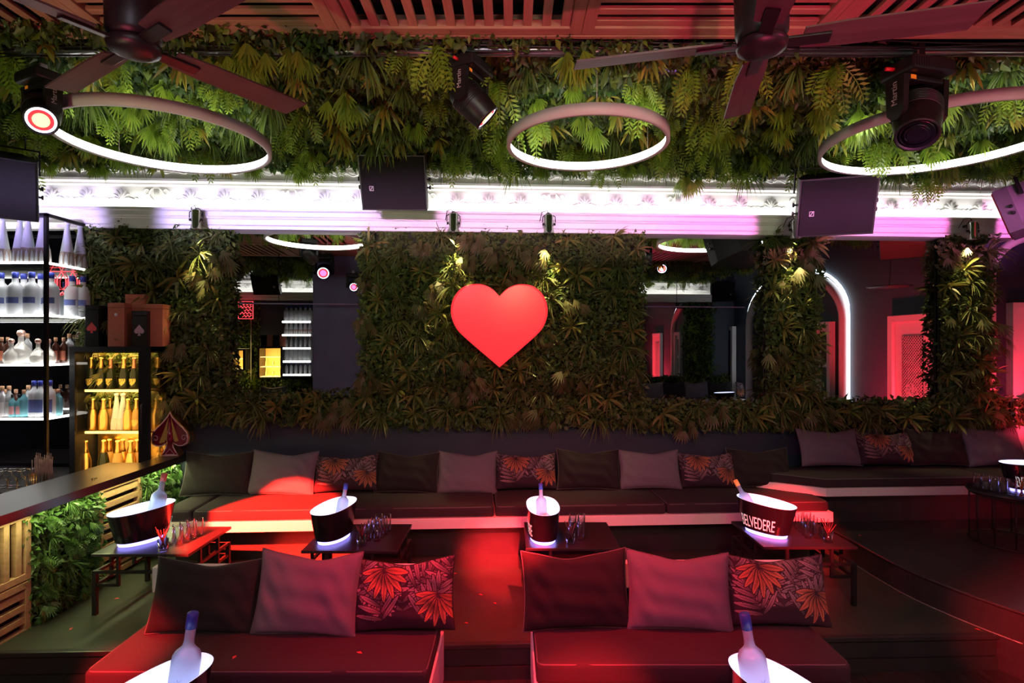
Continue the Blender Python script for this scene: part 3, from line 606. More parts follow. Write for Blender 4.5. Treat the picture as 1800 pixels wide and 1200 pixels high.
# violet and magenta battens added overhead to brighten the cornice ledge
for (x0, x1, col, pw) in ((-5.6, -1.0, (0.60, 0.46, 1), 17), (-1.6, 1.6, (0.95, 0.42, 0.85), 8), (1.0, 5.8, (1, 0.20, 0.72), 19)):
    bt = thing('added_led_batten', 'added slim LED batten hung overhead, ' + {-5.6: 'violet, at the left', -1.6: 'pink, in the middle', 1.0: 'magenta, at the right'}[x0], 'led batten', Matrix.Translation(((x0 + x1) / 2, 0.88 + 0.06 * (x0 == -1.6), 3.20)), 'added led battens')
    part('housing', MB().box(-(x1 - x0) / 2 + 0.03, (x1 - x0) / 2 - 0.03, -0.04, 0.0, -0.014, 0.014, bev=0.004), M_black, bt); part('lens_strip', MB().box(-(x1 - x0) / 2 + 0.05, (x1 - x0) / 2 - 0.05, 0.0, 0.004, -0.010, 0.010), mat('batten_lens', (0.4, 0.4, 0.7), 0.3), bt)
    part('hanger', MB().tube([(-0.8, -0.02, 0.02), (-0.8, -0.02, 1.0)], 0.006, 6).tube([(0.8, -0.02, 0.02), (0.8, -0.02, 1.0)], 0.006, 6), M_black, bt)
    lm = lamp('added_batten_lamp', 'AREA', ((x0 + x1) / 2, 0.90 + 0.06 * (x0 == -1.6), 3.20), pw, col, aim=((x0 + x1) / 2, 6.2 + 0.055 * (x0 + x1) / 2, 3.69), size=x1 - x0, size_y=0.03); lm.data.spread = R(11)

# ------------------------------------------------------------------ loudspeakers
def speaker(loc, yaw, tilt, label, s=1.0, front=None, body=None, logo=True):
    t = thing('loudspeaker', label, 'loudspeaker', Matrix.Translation(loc) @ Matrix.Rotation(yaw, 4, 'Z') @ Matrix.Rotation(tilt, 4, 'X') @ Matrix.Diagonal((s, s, s, 1)), 'wall loudspeakers')
    part('cabinet', MB().prism([(-0.28, -0.17), (0.28, -0.17), (0.28, -0.05), (0.17, 0.20), (-0.17, 0.20), (-0.28, -0.05)], -0.23, 0.23), body or M_plast, t)
    part('grille', MB().box(-0.268, 0.268, -0.182, -0.168, -0.218, 0.218, bev=0.006), front or M_grille, t)
    if logo:
        lg = MB(); 
        for (x0, x1, z0, z1) in ((-0.2, -0.165, -0.062, -0.057), (-0.2, -0.165, -0.022, -0.027), (-0.2, -0.195, -0.062, -0.022), (-0.17, -0.165, -0.062, -0.022)): lg.box(x0, x1, -0.185, -0.182, z0, z1)
        lg.prism([(-0.197, -0.06), (-0.190, -0.06), (-0.168, -0.024), (-0.175, -0.024)], -0.185, -0.182, 'y'); part('emblem', lg, M_texts, t)
    for sg in (-1, 1):
        for z in (-0.05, 0.02): part('side_knob', MB().lathe([(0.018, 0), (0.018, 0.012), (0.008, 0.016), (0.008, 0.03)], 10, Matrix.Translation((sg * 0.31, -0.08, z)) @ Matrix.Rotation(-sg * PI / 2, 4, 'Y')), M_plast, t)
    br = MB().box(-0.28, 0.28, 0.02, 0.05, 0.285, 0.295).box(-0.29, -0.28, 0.02, 0.05, 0.1, 0.295).box(0.28, 0.29, 0.02, 0.05, 0.1, 0.295)
    part('bracket', br, M_black, t)
    part('hanger_rod', MB().tube([(-0.2, 0.035, 0.29), (-0.2, 0.10, 0.52)], 0.006, 6).tube([(0.2, 0.035, 0.29), (0.2, 0.10, 0.52)], 0.006, 6), M_black, t)
    return t
speaker(P(696, 316, 5.5), R(2), R(26), 'black loudspeaker hung in front of the cornice left of centre', 1.1)
speaker(P(1462, 358, 5.5), R(-16), R(22), 'black loudspeaker hung before the cornice at the right, turned left', 1.17)
speaker(P(-14, 322, 4.4), R(38), R(22), 'black loudspeaker cut off by the left edge above the bar shelf')
speaker(P(1800, 368, 5.85), R(-135), R(18), 'grey loudspeaker with red light painted on its front, cut off by the right edge', 1.0, front=M_redg, body=M_spk, logo=False)

# ------------------------------------------------------------------ clip spotlights on the cornice ledge
def clip_light(px, py, label, power):
    u, z = PW(px, py + 2, -0.30); t = thing('clip_spotlight', label, 'spotlight', Matrix.Translation(W(u, -0.30, z)) @ Matrix.Rotation(PHI, 4, 'Z'), 'chrome clip spotlights on the cornice')
    part('shade', MB().lathe([(0.062, -0.10), (0.058, -0.098), (0.05, -0.06), (0.046, -0.055), (0.046, 0.09), (0.04, 0.10), (0.0001, 0.102)], 20), M_chrome, t)
    part('lamp_glass', MB().lathe([(0.0001, -0.085), (0.05, -0.086)], 16), mat('lamp_warm', (1, 0.9, 0.7), 0.4, emit=(1, 0.8, 0.45), es=4), t)
    part('yoke', MB().tube([(-0.07, 0, 0.02), (-0.068, 0.0, 0.08), (0, 0.03, 0.13), (0.068, 0, 0.08), (0.07, 0, 0.02)], 0.005, 6), M_black, t)
    for sg in (-1, 1): part('side_knob', MB().lathe([(0.014, 0), (0.014, 0.02)], 8, Matrix.Translation((sg * 0.05, 0, 0.0)) @ Matrix.Rotation(sg * PI / 2, 4, 'Y')), M_black, t)
    part('cable', MB().tube([(0.0, 0.0, 0.10), (-0.02, 0.01, 0.15), (-0.07, 0.04, 0.14), (-0.09, 0.09, 0.05)], 0.004, 6), M_black, t)
    part('clamp', MB().box(-0.02, 0.02, 0.02, 0.12, 0.06, 0.085), M_black, t)
    p = W(u, -0.29, z - 0.11); lamp('clip_lamp', 'SPOT', p, power, (1, 0.80, 0.36), aim=W(u, -0.06, z - 1.3), size=0.03, angle=58, blend=0.8)
for i, (px, py) in enumerate(((345, 384), (797, 390), (965, 392), (1398, 402), (1710, 404))):
    clip_light(px, py, 'chrome clip spotlight %s' % ['above the leafy panel beside the fridge', 'left above the heart', 'right above the heart', 'beside the right loudspeaker', 'above the far right leafy column'][i], [90, 140, 140, 100, 80][i])
# square purple panel beside the bar
t = thing('ceiling_box', 'small square purple-lit ceiling box behind a fan blade', 'ceiling box', Matrix.Translation(P(1170, 110, 3.75)) @ Matrix.Rotation(R(25), 4, 'X'))
part('frame', MB().box(-0.12, 0.12, 0, 0.04, -0.07, 0.07, bev=0.005), M_spk, t); part('panel', MB().box(-0.10, 0.10, -0.006, 0.0, -0.055, 0.055), M_purple, t); part('inner_panel', MB().box(-0.06, 0.06, -0.010, -0.006, -0.03, 0.03), M_spk, t)

# ------------------------------------------------------------------ bench against the back wall
def cushion_kit(w, d, h, m=M_seat, skew=0.0):
    b = bmesh.new(); bmesh.ops.create_cube(b, size=1)
    for v in b.verts: v.co = Vector((v.co.x * w, v.co.y * d, v.co.z * h))
    bmesh.ops.bevel(b, geom=b.edges[:], offset=0.028, segments=3, profile=0.6, affect='EDGES')
    bmesh.ops.subdivide_edges(b, edges=[e for e in b.edges if e.calc_length() > 0.3], cuts=7, use_grid_fill=True)
    for v in b.verts:
        fx, fy = 1 - (2 * v.co.x / w) ** 2, 1 - (2 * v.co.y / d) ** 2
        if v.co.z > 0: v.co.z += 0.018 * max(fx, 0) ** 0.4 * max(fy, 0) ** 0.4 + 0.004 * math.sin(v.co.x * 9) * math.sin(v.co.y * 11 + v.co.x * 3)
        v.co.y += 0.004 * math.sin(v.co.x * 13)
        v.co.x += skew * (v.co.y / d - 0.5)
    b.verts.index_update(); mb = MB(); mb.add([v.co.copy() for v in b.verts], [[v.index for v in f.verts] for f in b.faces], None, True); b.free()
    def loop(z): 
        a, c = w / 2 - 0.008, d / 2 - 0.008; L = []
        for (sx, sy) in ((-1, -1), (1, -1), (1, 1), (-1, 1)):
            for k in range(5):
                th = {(-1, -1): PI, (1, -1): 1.5 * PI, (1, 1): 0, (-1, 1): 0.5 * PI}[(sx, sy)] + k / 4 * PI / 2
                x, y = sx * (a - 0.04) + 0.04 * math.cos(th), sy * (c - 0.04) + 0.04 * math.sin(th)
                L.append((x + skew * (y / d - 0.5), y, z))
        return L
    return [('cushion', mb.mesh('cushion', m), -1, Matrix()), ('piping', MB().tube(loop(h / 2 - 0.006), 0.005, 5, True).mesh('piping', M_pipe), 0, Matrix()), ('piping', MB().tube(loop(-h / 2 + 0.006), 0.005, 5, True).mesh('piping', M_pipe), 0, Matrix())]
BV0, BV1 = -0.92, -0.12                        # seat front and back in the wall frame
bu0 = PW(262, 900, BV0)[0]; bu1 = PW(1465, 900, BV0)[0]
bn = thing('bench', 'long white-edged bench base along the back wall', 'bench', WM)
part('seat_board', MB().box(bu0, bu1, BV0, BV1, 0.60, 0.70, bev=0.006), M_board, bn)
part('plinth', MB().box(bu0 + 0.1, bu1 - 0.1, BV0 + 0.27, BV1, 0.25, 0.60), M_riser, bn)
CH = 0.10
ux = [PW(x, 898, BV0 + 0.02)[0] for x in (282, 337, 870, 1172, 1458)]
labs = ['short dark seat cushion in the bench corner by the counter', 'long seat cushion at the left of the bench, lit bright red', 'seat cushion in the middle of the bench below the heart', 'seat cushion at the right end of the long bench']
for i in range(4):
    a, b = ux[i] + 0.006, ux[i + 1] - 0.006
    place(cushion_kit(b - a, BV1 - BV0 - 0.04, CH), 'seat_cushion', labs[i], 'seat cushion', Matrix.Translation(W((a + b) / 2, (BV0 + BV1) / 2, 0.70 + CH / 2)) @ Matrix.Rotation(PHI, 4, 'Z'), 'seat cushions of the long bench')
# upper bench on the raised platform
ru0 = PW(1452, 870, -0.72)[0]; ru1 = URT - 0.05
bn2 = thing('bench', 'white-edged upper bench on the raised platform at the right', 'bench', WM)
part('seat_board', MB().prism([(ru0, -0.72), (ru1, -0.72), (ru1, -0.1), (ru0 - 0.55, -0.1), (ru0 - 0.55, -0.35)], 0.80, 0.885), M_board, bn2)
part('plinth', MB().prism([(ru0 + 0.1, -0.50), (ru1, -0.50), (ru1, -0.1), (ru0 - 0.4, -0.1), (ru0 - 0.4, -0.25)], 0.47, 0.80), M_riser, bn2)
k0, k1 = ru0 - 0.52, PW(1740, 860, -0.7)[0]
kk = MB()
def wedge_cushion(poly, z0, z1):
    b = bmesh.new(); lo = [b.verts.new((x, y, z0)) for x, y in poly]; hi = [b.verts.new((x, y, z1)) for x, y in poly]; n = len(poly)
    b.faces.new(lo[::-1]); b.faces.new(hi); [b.faces.new((lo[i], lo[(i + 1) % n], hi[(i + 1) % n], hi[i])) for i in range(n)]
    bmesh.ops.bevel(b, geom=b.edges[:], offset=0.025, segments=3, profile=0.6, affect='EDGES'); b.verts.index_update()
    mb = MB(); mb.add([v.co.copy() for v in b.verts], [[v.index for v in f.verts] for f in b.faces], None, True); b.free(); return mb
poly = [(ru0 + 0.0, -0.71), (k1, -0.71), (k1, -0.13), (ru0 - 0.53, -0.13), (ru0 - 0.53, -0.34)]
t = thing('seat_cushion', 'slant-cornered seat cushion on the upper bench', 'seat cushion', WM, 'seat cushions of the upper bench')
c = part('cushion', wedge_cushion(poly, 0.885, 0.985), M_seat, t); part('piping', MB().tube([(x, y - 0.002, 0.976) for x, y in poly], 0.005, 5, True), M_pipe, c)
t = thing('seat_cushion', 'seat cushion on the upper bench cut off by the right edge', 'seat cushion', WM, 'seat cushions of the upper bench')
poly = [(k1 + 0.01, -0.71), (ru1, -0.71), (ru1, -0.13), (k1 + 0.01, -0.13)]
c = part('cushion', wedge_cushion(poly, 0.885, 0.985), M_seat, t); part('piping', MB().tube([(x, y - 0.002, 0.976) for x, y in poly], 0.005, 5, True), M_pipe, c)

# ------------------------------------------------------------------ pillows
def palm_print(X, Y, w, h, seed):
    rs = random.Random(seed); colr = np.zeros(X.shape + (3,)); colr[:] = (0.020, 0.007, 0.016)
    MAUVE, GREY, ORG = np.array((0.34, 0.19, 0.22)), np.array((0.25, 0.19, 0.22)), np.array((0.46, 0.15, 0.075))
    fr = [(-0.30, 0.02, 70, 0.30, MAUVE, 11), (0.30, 0.10, 120, 0.30, GREY, 11), (0.02, -0.26, 92, 0.42, GREY, 13), (-0.33, -0.24, 60, 0.26, MAUVE, 10), (0.34, -0.26, 110, 0.24, MAUVE, 9), (-0.05, 0.20, 100, 0.22, MAUVE, 9), (-0.28, 0.26, -50, 0.22, MAUVE, 9), (0.33, 0.30, -120, 0.2, GREY, 9), (0.12, 0.06, 60, 0.26, MAUVE, 10), (-0.44, -0.05, 80, 0.3, GREY, 10), (0.46, 0.1, 100, 0.3, MAUVE, 10), (-0.16, -0.36, 115, 0.26, MAUVE, 10), (0.2, -0.36, 65, 0.26, GREY, 10)]
    def leaflet(cx, cy, a, l, wd, c, strong):
        dx, dy = X - cx, Y - cy; ca, sa = math.cos(a), math.sin(a); u = dx * ca + dy * sa; v = -dx * sa + dy * ca
        s = np.clip(u / l, 0, 1); hw = wd * np.sin(PI * np.clip(s * 0.94 + 0.03, 0, 1)) ** 0.75; ins = (u > 0) & (u < l) & (np.abs(v) < hw)
        halo = (u > -0.004) & (u < l + 0.006) & (np.abs(v) < hw + 0.0065); colr[halo] = (0.016, 0.005, 0.012)
        rim = np.clip(np.abs(v) / (hw + 1e-6), 0, 1); sh = (0.25 + 0.85 * s) * (0.6 + 0.5 * rim) * np.where(rim < 0.10, 0.45, 1.0)
        colr[ins] = (c[None] * sh[ins][:, None] * strong)
    for (fx, fy, fa, fl, c, n) in fr:
        a = R(fa); bend = rs.uniform(-0.5, 0.5)
        n = max(5, int(n * 0.62))
        for k in range(n):
            s = (k + 0.5) / n; aa = a + bend * s; px, py = fx * w + math.cos(aa) * fl * s * 0.9, fy * h + math.sin(aa) * fl * s * 0.9
            for sg in (-1, 1): leaflet(px, py, aa + sg * R(62 - 34 * s), (0.18 - 0.08 * s), 0.0125, c, 1.0)
    for (fx, fy, fa) in ((-0.16, 0.33, -90), (0.36, -0.02, -100)):
        for k in range(9):
            leaflet(fx * w, fy * h, R(fa) + (k - 4) * 0.36, 0.19 - 0.010 * abs(k - 4), 0.018, ORG, 1.0)
    return colr
def pillow_kit(w, h, th, m, seed, nx=48, ny=36, pipe=None, prnt=False):
    rs = np.random.default_rng(seed); u = np.linspace(-1, 1, nx); v = np.linspace(-1, 1, ny); U, V = np.meshgrid(u, v)
    ph = rs.uniform(0, 6, 6)
    X = w / 2 * U * (1 - 0.055 * (1 - V ** 2) * np.abs(U) ** 2); Z = h / 2 * V * (1 - 0.075 * (1 - U ** 2) * np.abs(V) ** 2 - 0.10 * (1 - U ** 2) * (V > 0) * V ** 4)
    Z = Z - 0.02 * np.exp(-((U - 0.1 * ph[0] + 0.3) / 0.35) ** 2) * np.clip(V, 0, 1) ** 2
    prof = np.clip((1 - U ** 2) * (1 - V ** 2), 0, 1) ** 0.42
    wr = 0.008 * np.sin(U * 5 + V * 7 + ph[1]) * np.sin(V * 4 - U * 3 + ph[2]) + 0.008 * np.sin((U + V * 0.6) * 14 + ph[3]) * np.exp(-((np.abs(U) - 0.75) / 0.35) ** 2)
    Yf = -th / 2 * prof - wr * prof; Yb = th / 2 * prof
    n = nx * ny; co = np.concatenate([np.stack([X, Yf, Z], -1).reshape(-1, 3), np.stack([X, Yb, Z], -1).reshape(-1, 3)])
    idx = np.arange(n).reshape(ny, nx); a, b, c, d = idx[:-1, :-1].ravel(), idx[:-1, 1:].ravel(), idx[1:, 1:].ravel(), idx[1:, :-1].ravel()
    fs = np.concatenate([np.stack([a, b, c, d], 1), np.stack([a, d, c, b], 1) + n])
    me = bpy.data.meshes.new('cover'); me.from_pydata(co.tolist(), [], fs.tolist()); me.polygons.foreach_set('use_smooth', [True] * len(fs)); me.materials.append(m)
    if prnt:
        pc = palm_print(X, Z, w, h, seed); at = me.color_attributes.new('print', 'FLOAT_COLOR', 'POINT')
        full = np.ones((2 * n, 4), np.float32); full[:n, :3] = pc.reshape(-1, 3); full[n:, :3] = pc.reshape(-1, 3); at.data.foreach_set('color', full.ravel())
    me.update()
    rim = [(X[0, i], 0, Z[0, i]) for i in range(nx)] + [(X[j, -1], 0, Z[j, -1]) for j in range(1, ny)] + [(X[-1, i], 0, Z[-1, i]) for i in range(nx - 2, -1, -1)] + [(X[j, 0], 0, Z[j, 0]) for j in range(ny - 2, 0, -1)]
    st = max(1, len(rim) // 90); return [('cover', me, -1, Matrix()), ('piping', MB().tube(rim[::st], 0.0045, 5, True).mesh('piping', pipe or M_pipe), 0, Matrix())]
PW_, PH_ = 0.68, 0.47
M_pg = mat('grey_piping', (0.12, 0.10, 0.11), 0.85)
KD = [pillow_kit(PW_, PH_, 0.17, M_fab, s) for s in (1, 2, 3)]
KG = [pillow_kit(PW_, PH_, 0.17, M_grey, s, pipe=M_pg) for s in (4, 5, 6)]
KP = [pillow_kit(PW_, PH_ - 0.02, 0.16, M_palm, s, 190, 140, pipe=M_fab, prnt=True) for s in (7, 8, 9)]
KITS = {'d': KD, 'g': KG, 'p': KP}
def pillow_w(x0, x1, yt, yb, kind, label, vb, zb, i, group):
    v = vb; u, _ = PW((x0 + x1) / 2, 830, v + 0.1); wd = (x1 - x0) / 1000 * (WY + v) * (1 + SW * u / 6); hh = (yb - yt) / 1000 * (WY + v)
    s = wd / PW_ * 1.04; lean = R(-20)
    M = Matrix.Translation(W(u, v + 0.13, zb + (PH_ * s * 0.5) * math.cos(lean) + 0.0)) @ Matrix.Rotation(PHI + random.uniform(-0.06, 0.06), 4, 'Z') @ Matrix.Rotation(lean, 4, 'X') @ Matrix.Rotation(random.uniform(-0.03, 0.03), 4, 'Y') @ Matrix.Diagonal((s, 1, max(0.85, min(1.05, hh / PH_ * 1.03)) , 1))
    return place(KITS[kind][i % 3], 'throw_pillow', label, 'pillow', M, group)
bp = [(323, 440, 805, 880, 'd', 'black pillow in the bench corner by the counter'), (438, 553, 797, 873, 'g', 'mauve grey pillow second from the bench corner'), (553, 662, 805, 870, 'p', 'palm-print pillow behind the second ice bucket from the left'),
      (661, 770, 803, 873, 'd', 'black pillow between the left palm pillow and a grey one'), (770, 873, 797, 871, 'g', 'mauve grey pillow left of the middle palm pillow'), (872, 978, 807, 868, 'p', 'palm-print pillow below the heart'),
      (980, 1091, 795, 866, 'd', 'black pillow right of the middle palm pillow'), (1090, 1196, 797, 866, 'g', 'mauve grey pillow left of the right-hand palm pillow on the long bench'), (1195, 1293, 800, 863, 'p', 'palm-print pillow next to the last black pillow of the long bench'), (1283, 1390, 795, 865, 'd', 'black pillow at the right end of the long bench')]
for i, (a, b, c, d, k, l) in enumerate(bp): pillow_w(a, b, c, d, k, l, BV1 - 0.32, 0.80, i, 'pillows on the long bench')
bp2 = [(1405, 1515, 757, 825, 'g', 'mauve grey pillow at the left end of the upper bench'), (1508, 1610, 765, 825, 'p', 'palm-print pillow on the upper bench'), (1597, 1702, 757, 825, 'd', 'black pillow on the upper bench'), (1695, 1802, 752, 825, 'g', 'purple-lit grey pillow at the right edge behind the round table')]
for i, (a, b, c, d, k, l) in enumerate(bp2): pillow_w(a, b, c, d, k, l, -0.34, 0.985, i + 1, 'pillows on the upper bench')

# ------------------------------------------------------------------ front sofas
def sofa(x0, x1, yb, label, clabel):
    t = thing('low_sofa', label, 'sofa', T((x0 + x1) / 2, yb, 0)); w = (x1 - x0) / 2
    part('base', MB().box(-w, w, -0.70, 0.0, 0.05, 0.385, bev=0.008), M_board, t)
    part('plinth', MB().box(-w + 0.06, w - 0.06, -0.64, -0.02, 0.0, 0.05), M_dark, t)
    part('back_panel', MB().box(-w + 0.02, w - 0.02, -0.045, 0.0, 0.385, 0.68), M_riser, t)
    part('back_rail', MB().box(-w, w, -0.075, 0.0, 0.68, 0.85, bev=0.006), M_board, t)
    k = cushion_kit(2 * w - 0.02, 0.62, 0.12)
    place(k, 'seat_cushion', clabel, 'seat cushion', T((x0 + x1) / 2, yb - 0.395, 0.385 + 0.06), 'seat cushions of the front sofas')
    return t
sofa(-2.44, -0.47, 3.93, 'low white-framed sofa in the left foreground', 'dark seat cushion of the left front sofa')
sofa(0.13, 1.98, 4.0, 'low white-framed sofa in the right foreground', 'dark seat cushion of the right front sofa')
def pillow_f(x0, x1, yt, yb, kind, label, D, i, yaw=0.0, roll=0.0):
    base = 0.505; wd = (x1 - x0) / 1000 * D; s = wd / PW_ * 1.03; hh = (yb - yt) / 1000 * D; lean = R(-17)
    M = Matrix.Translation((((x0 + x1) / 2 - 900) / 1000 * D, D, base + PH_ * 0.5 * hh / PH_ * 1.0)) @ Matrix.Rotation(yaw, 4, 'Z') @ Matrix.Rotation(lean, 4, 'X') @ Matrix.Rotation(roll, 4, 'Y') @ Matrix.Diagonal((s, 1.1, hh / PH_ * 1.03, 1))
    place(KITS[kind][i % 3], 'throw_pillow', label, 'pillow', M, 'pillows on the front sofas')
pillow_f(272, 455, 1000, 1122, 'd', 'large black pillow on the left front sofa', 3.70, 0, 0.05, 0.03)
pillow_f(452, 630, 990, 1127, 'g', 'large mauve grey pillow on the left front sofa', 3.68, 1, -0.04, 0.02)
pillow_f(620, 797, 994, 1118, 'p', 'large palm-print pillow on the left front sofa', 3.72, 0, 0.02, -0.02)
pillow_f(920, 1103, 984, 1112, 'd', 'large black pillow on the right front sofa', 3.76, 1, 0.03, -0.02)
pillow_f(1105, 1281, 985, 1113, 'g', 'large mauve grey pillow on the right front sofa', 3.74, 2, -0.03, 0.03)
pillow_f(1272, 1451, 984, 1105, 'p', 'large palm-print pillow on the right front sofa', 3.78, 1, 0.02, 0.02)

# ------------------------------------------------------------------ tables with ice buckets, glasses and straws
def table_kit(w, d, h):
    k = [('top', MB().box(-w / 2, w / 2, -d / 2, d / 2, h - 0.022, h, bev=0.003).mesh('top', M_table), -1, Matrix())]
    zr = h - 0.135; q = 0.022
    for sy in (-1, 1): k.append(('rail', MB().box(-w / 2 + 0.01, w / 2 - 0.01, sy * (d / 2 - 0.02) - q / 2, sy * (d / 2 - 0.02) + q / 2, zr - q, zr).mesh('rail', M_black), -1, Matrix()))
    for sx in (-1, 1): k.append(('rail', MB().box(sx * (w / 2 - 0.02) - q / 2, sx * (w / 2 - 0.02) + q / 2, -d / 2 + 0.03, d / 2 - 0.03, zr - q, zr).mesh('rail', M_black), -1, Matrix()))
    post = MB().box(-q / 2, q / 2, -q / 2, q / 2, zr, h - 0.022).mesh('short_post', M_black)
    for sx in (-1, 1):
        for sy in (-1, 1):
            k.append(('short_post', post, -1, T(sx * (w / 2 - 0.20), sy * (d / 2 - 0.02)))); k.append(('short_post', post, -1, T(sx * (w / 2 - 0.02), sy * (d / 2 - 0.20))))
            fx, fy = sx * (w / 2 - 0.02), sy * (d / 2 - 0.02); z1 = zr - 0.10; f = MB()
            f.box(fx - sx * 0.18 - q / 2, fx - sx * 0.18 + q / 2, fy - q / 2, fy + q / 2, z1 - q, zr); f.box(min(fx, fx - sx * 0.18), max(fx, fx - sx * 0.18), fy - q / 2, fy + q / 2, z1 - q, z1)
            f.box(fx - q / 2, fx + q / 2, fy - sy * 0.18 - q / 2, fy - sy * 0.18 + q / 2, z1 - q, zr); f.box(fx - q / 2, fx + q / 2, min(fy, fy - sy * 0.18), max(fy, fy - sy * 0.18), z1 - q, z1)
            k.append(('fret', f.mesh('fret', M_black), -1, Matrix()))
            k.append(('leg', MB().box(fx - 0.016, fx + 0.016, fy - 0.016, fy + 0.016, 0, zr).mesh('leg', M_black), -1, Matrix()))
    return k
TH = 0.48; TK = table_kit(0.76, 0.68, TH)
ZT = 0.25 + TH
tables = [(-2.90, 4.77), (-1.29, 4.84), (0.49, 4.90), (2.41, 4.93)]
tn = ['left', 'second', 'third', 'right']
for i, (x, y) in enumerate(tables):
    place(TK, 'low_table', ['low black fretwork table beside the bar counter', 'low black fretwork table behind the left sofa pillows', 'low black fretwork table in front of the heart', 'low black fretwork table beside the raised platform'][i], 'table', T(x, y, 0.25), 'low black tables on the platform')

def sup(a, b, n, e=2.4):
    out = []
    for j in range(n):
        t = 2 * PI * j / n; c, s = math.cos(t), math.sin(t); out.append((a * math.copysign(abs(c) ** (2 / e), c), b * math.copysign(abs(s) ** (2 / e), s)))
    return out
BN = 48
def bucket_section(z):                                     # half length, half width, at height
    f = (z - 0.02) / 0.25; return 0.195 + 0.065 * f, 0.115 + 0.022 * f
def rim_z(x): return 0.275 + 0.010 * (x / 0.26)             # the rim rises to one end
def bucket_kit(text=None, start=0.0):
    rows = 7; sh = MB(); vs = []
    for i in range(rows):
        f = i / (rows - 1)
        for (x, y) in sup(1, 1, BN):
            a, b = bucket_section(0.03 + 0.235 * f); X, Y = x * a, y * b; z = 0.032 + (rim_z(X) - 0.032) * f; vs.append((X, Y, z))
    fs = [(i * BN + j, i * BN + (j + 1) % BN, (i + 1) * BN + (j + 1) % BN, (i + 1) * BN + j) for i in range(rows - 1) for j in range(BN)]
    sh.add(vs, fs, None, True)
    ln = MB(); vs2 = []
    for i in range(5):
        f = 1 - i / 4 * 0.75; top = i == 0
        for (x, y) in sup(1, 1, BN):
            a, b = bucket_section(0.03 + 0.235 * f); k = 1.0 if top else 0.955; X, Y = x * a * k, y * b * k; z = 0.032 + (rim_z(X) - 0.032) * f + (0.003 if top else 0); vs2.append((X, Y, z))
    fs2 = [(i * BN + (j + 1) % BN, i * BN + j, (i + 1) * BN + j, (i + 1) * BN + (j + 1) % BN) for i in range(4) for j in range(BN)] + [tuple(range(4 * BN, 5 * BN))]
    ln.add(vs2, fs2, None, True)
    bs = MB().lathe([(1, 0.0), (1.03, 0.012), (1.03, 0.034)], BN, None, 0.180, 0.104)
    k = [('shell', sh.mesh('shell', M_gloss), -1, Matrix()), ('liner', ln.mesh('liner', M_glow), -1, Matrix()), ('base_light', bs.mesh('base_light', M_glowb), -1, Matrix())]
    ice = MB(); rs = random.Random(3)
    for q in range(14):
        M = T(rs.uniform(-0.13, 0.13), rs.uniform(-0.06, 0.06), 0.15 + rs.uniform(0, 0.03), rs.uniform(0, 3), rs.uniform(0, 3), rs.uniform(0, 3)); ice.box(-0.016, 0.016, -0.016, 0.016, -0.016, 0.016, M)
    k.append(('ice', ice.mesh('ice', M_ice), -1, Matrix()))
    if text:
        me = text_mesh(text, 0.14); co = np.empty(len(me.vertices) * 3, np.float32); me.vertices.foreach_get('co', co); co = co.reshape(-1, 3)
        per = sup(1, 1, 720); a, b = bucket_section(0.12); pp = np.array([(x * a, y * b) for x, y in per]); seg = np.linalg.norm(np.roll(pp, -1, 0) - pp, axis=1); cum = np.concatenate([[0], np.cumsum(seg)]); tot = cum[-1]
        s = (start * tot + (co[:, 0] - co[:, 0].min()) * 0.46) % tot; ang = np.interp(s, cum, np.arange(721)); i0 = np.floor(ang).astype(int) % 720; fr_ = (ang - np.floor(ang))[:, None]
        P0 = np.array(per); unit = P0[i0] * (1 - fr_) + P0[(i0 + 1) % 720] * fr_
        z = 0.10 + co[:, 1]; ff = np.clip((z - 0.032) / 0.235, 0, 1); A = 0.195 + 0.065 * (0.03 + 0.235 * ff - 0.02) / 0.25 + 0.003; B = 0.115 + 0.022 * (0.03 + 0.235 * ff - 0.02) / 0.25 + 0.003
        out = np.stack([unit[:, 0] * A, unit[:, 1] * B, z], 1).astype(np.float32); me.vertices.foreach_set('co', out.ravel()); me.update(); me.materials.append(M_text)
        k.append(('lettering', me, 0, Matrix()))
    return k
# vodka style bottle: frosted body, clear shoulder, blue capsule
def bottle_kit(body, cap, label=None, neck=None, prof=None, capz=(0.250, 0.297), capr=0.0160, band=(0.05, 0.12), lr=None):
    prof = prof or [(0.0001, 0.002), (0.036, 0.0), (0.041, 0.006), (0.0405, 0.160), (0.039, 0.172), (0.034, 0.183), (0.024, 0.192), (0.0165, 0.201), (0.0142, 0.215), (0.0142, 0.29), (0.0001, 0.292)]
    k = [('glass_body', MB().lathe(prof, 18).mesh('glass_body', body), -1, Matrix())]
    k.append(('cap', MB().lathe([(capr, capz[0]), (capr, capz[1] - 0.003), (capr - 0.003, capz[1]), (0.0001, capz[1])], 14).mesh('cap', cap), -1, Matrix()))
    if label:
        r = lr or 0.0416; k.append(('label', MB().add([(r * math.cos(a), r * math.sin(a), z) for z in band for a in [R(-150 + 120 * j / 10) for j in range(11)]], [(j, j + 1, 12 + j, 11 + j) for j in range(10)], None, True).mesh('label', label), -1, Matrix()))
    return k
bird = MB()
for (x, z, s) in ((-0.014, 0.10, 1.0), (0.008, 0.112, 0.75), (0.016, 0.098, 0.5)):
    for sg in (-1, 1): bird.add([(x, -0.0425, z), (x + sg * 0.012 * s, -0.0405, z + 0.014 * s), (x + sg * 0.004 * s, -0.0425, z + 0.003 * s)], [(0, 1, 2)])
BK_V = bottle_kit(M_froste, M_blue); BK_V.append(('bird_print', bird.mesh('bird_print', M_bluef), 0, Matrix())); 
BK_R = bottle_kit(M_froste, mat('red_capsule', (0.5, 0.12, 0.1), 0.4))
BK_O = bottle_kit(M_froste, mat('orange_capsule', (0.9, 0.25, 0.08), 0.4, emit=(1, 0.25, 0.06), es=0.4))
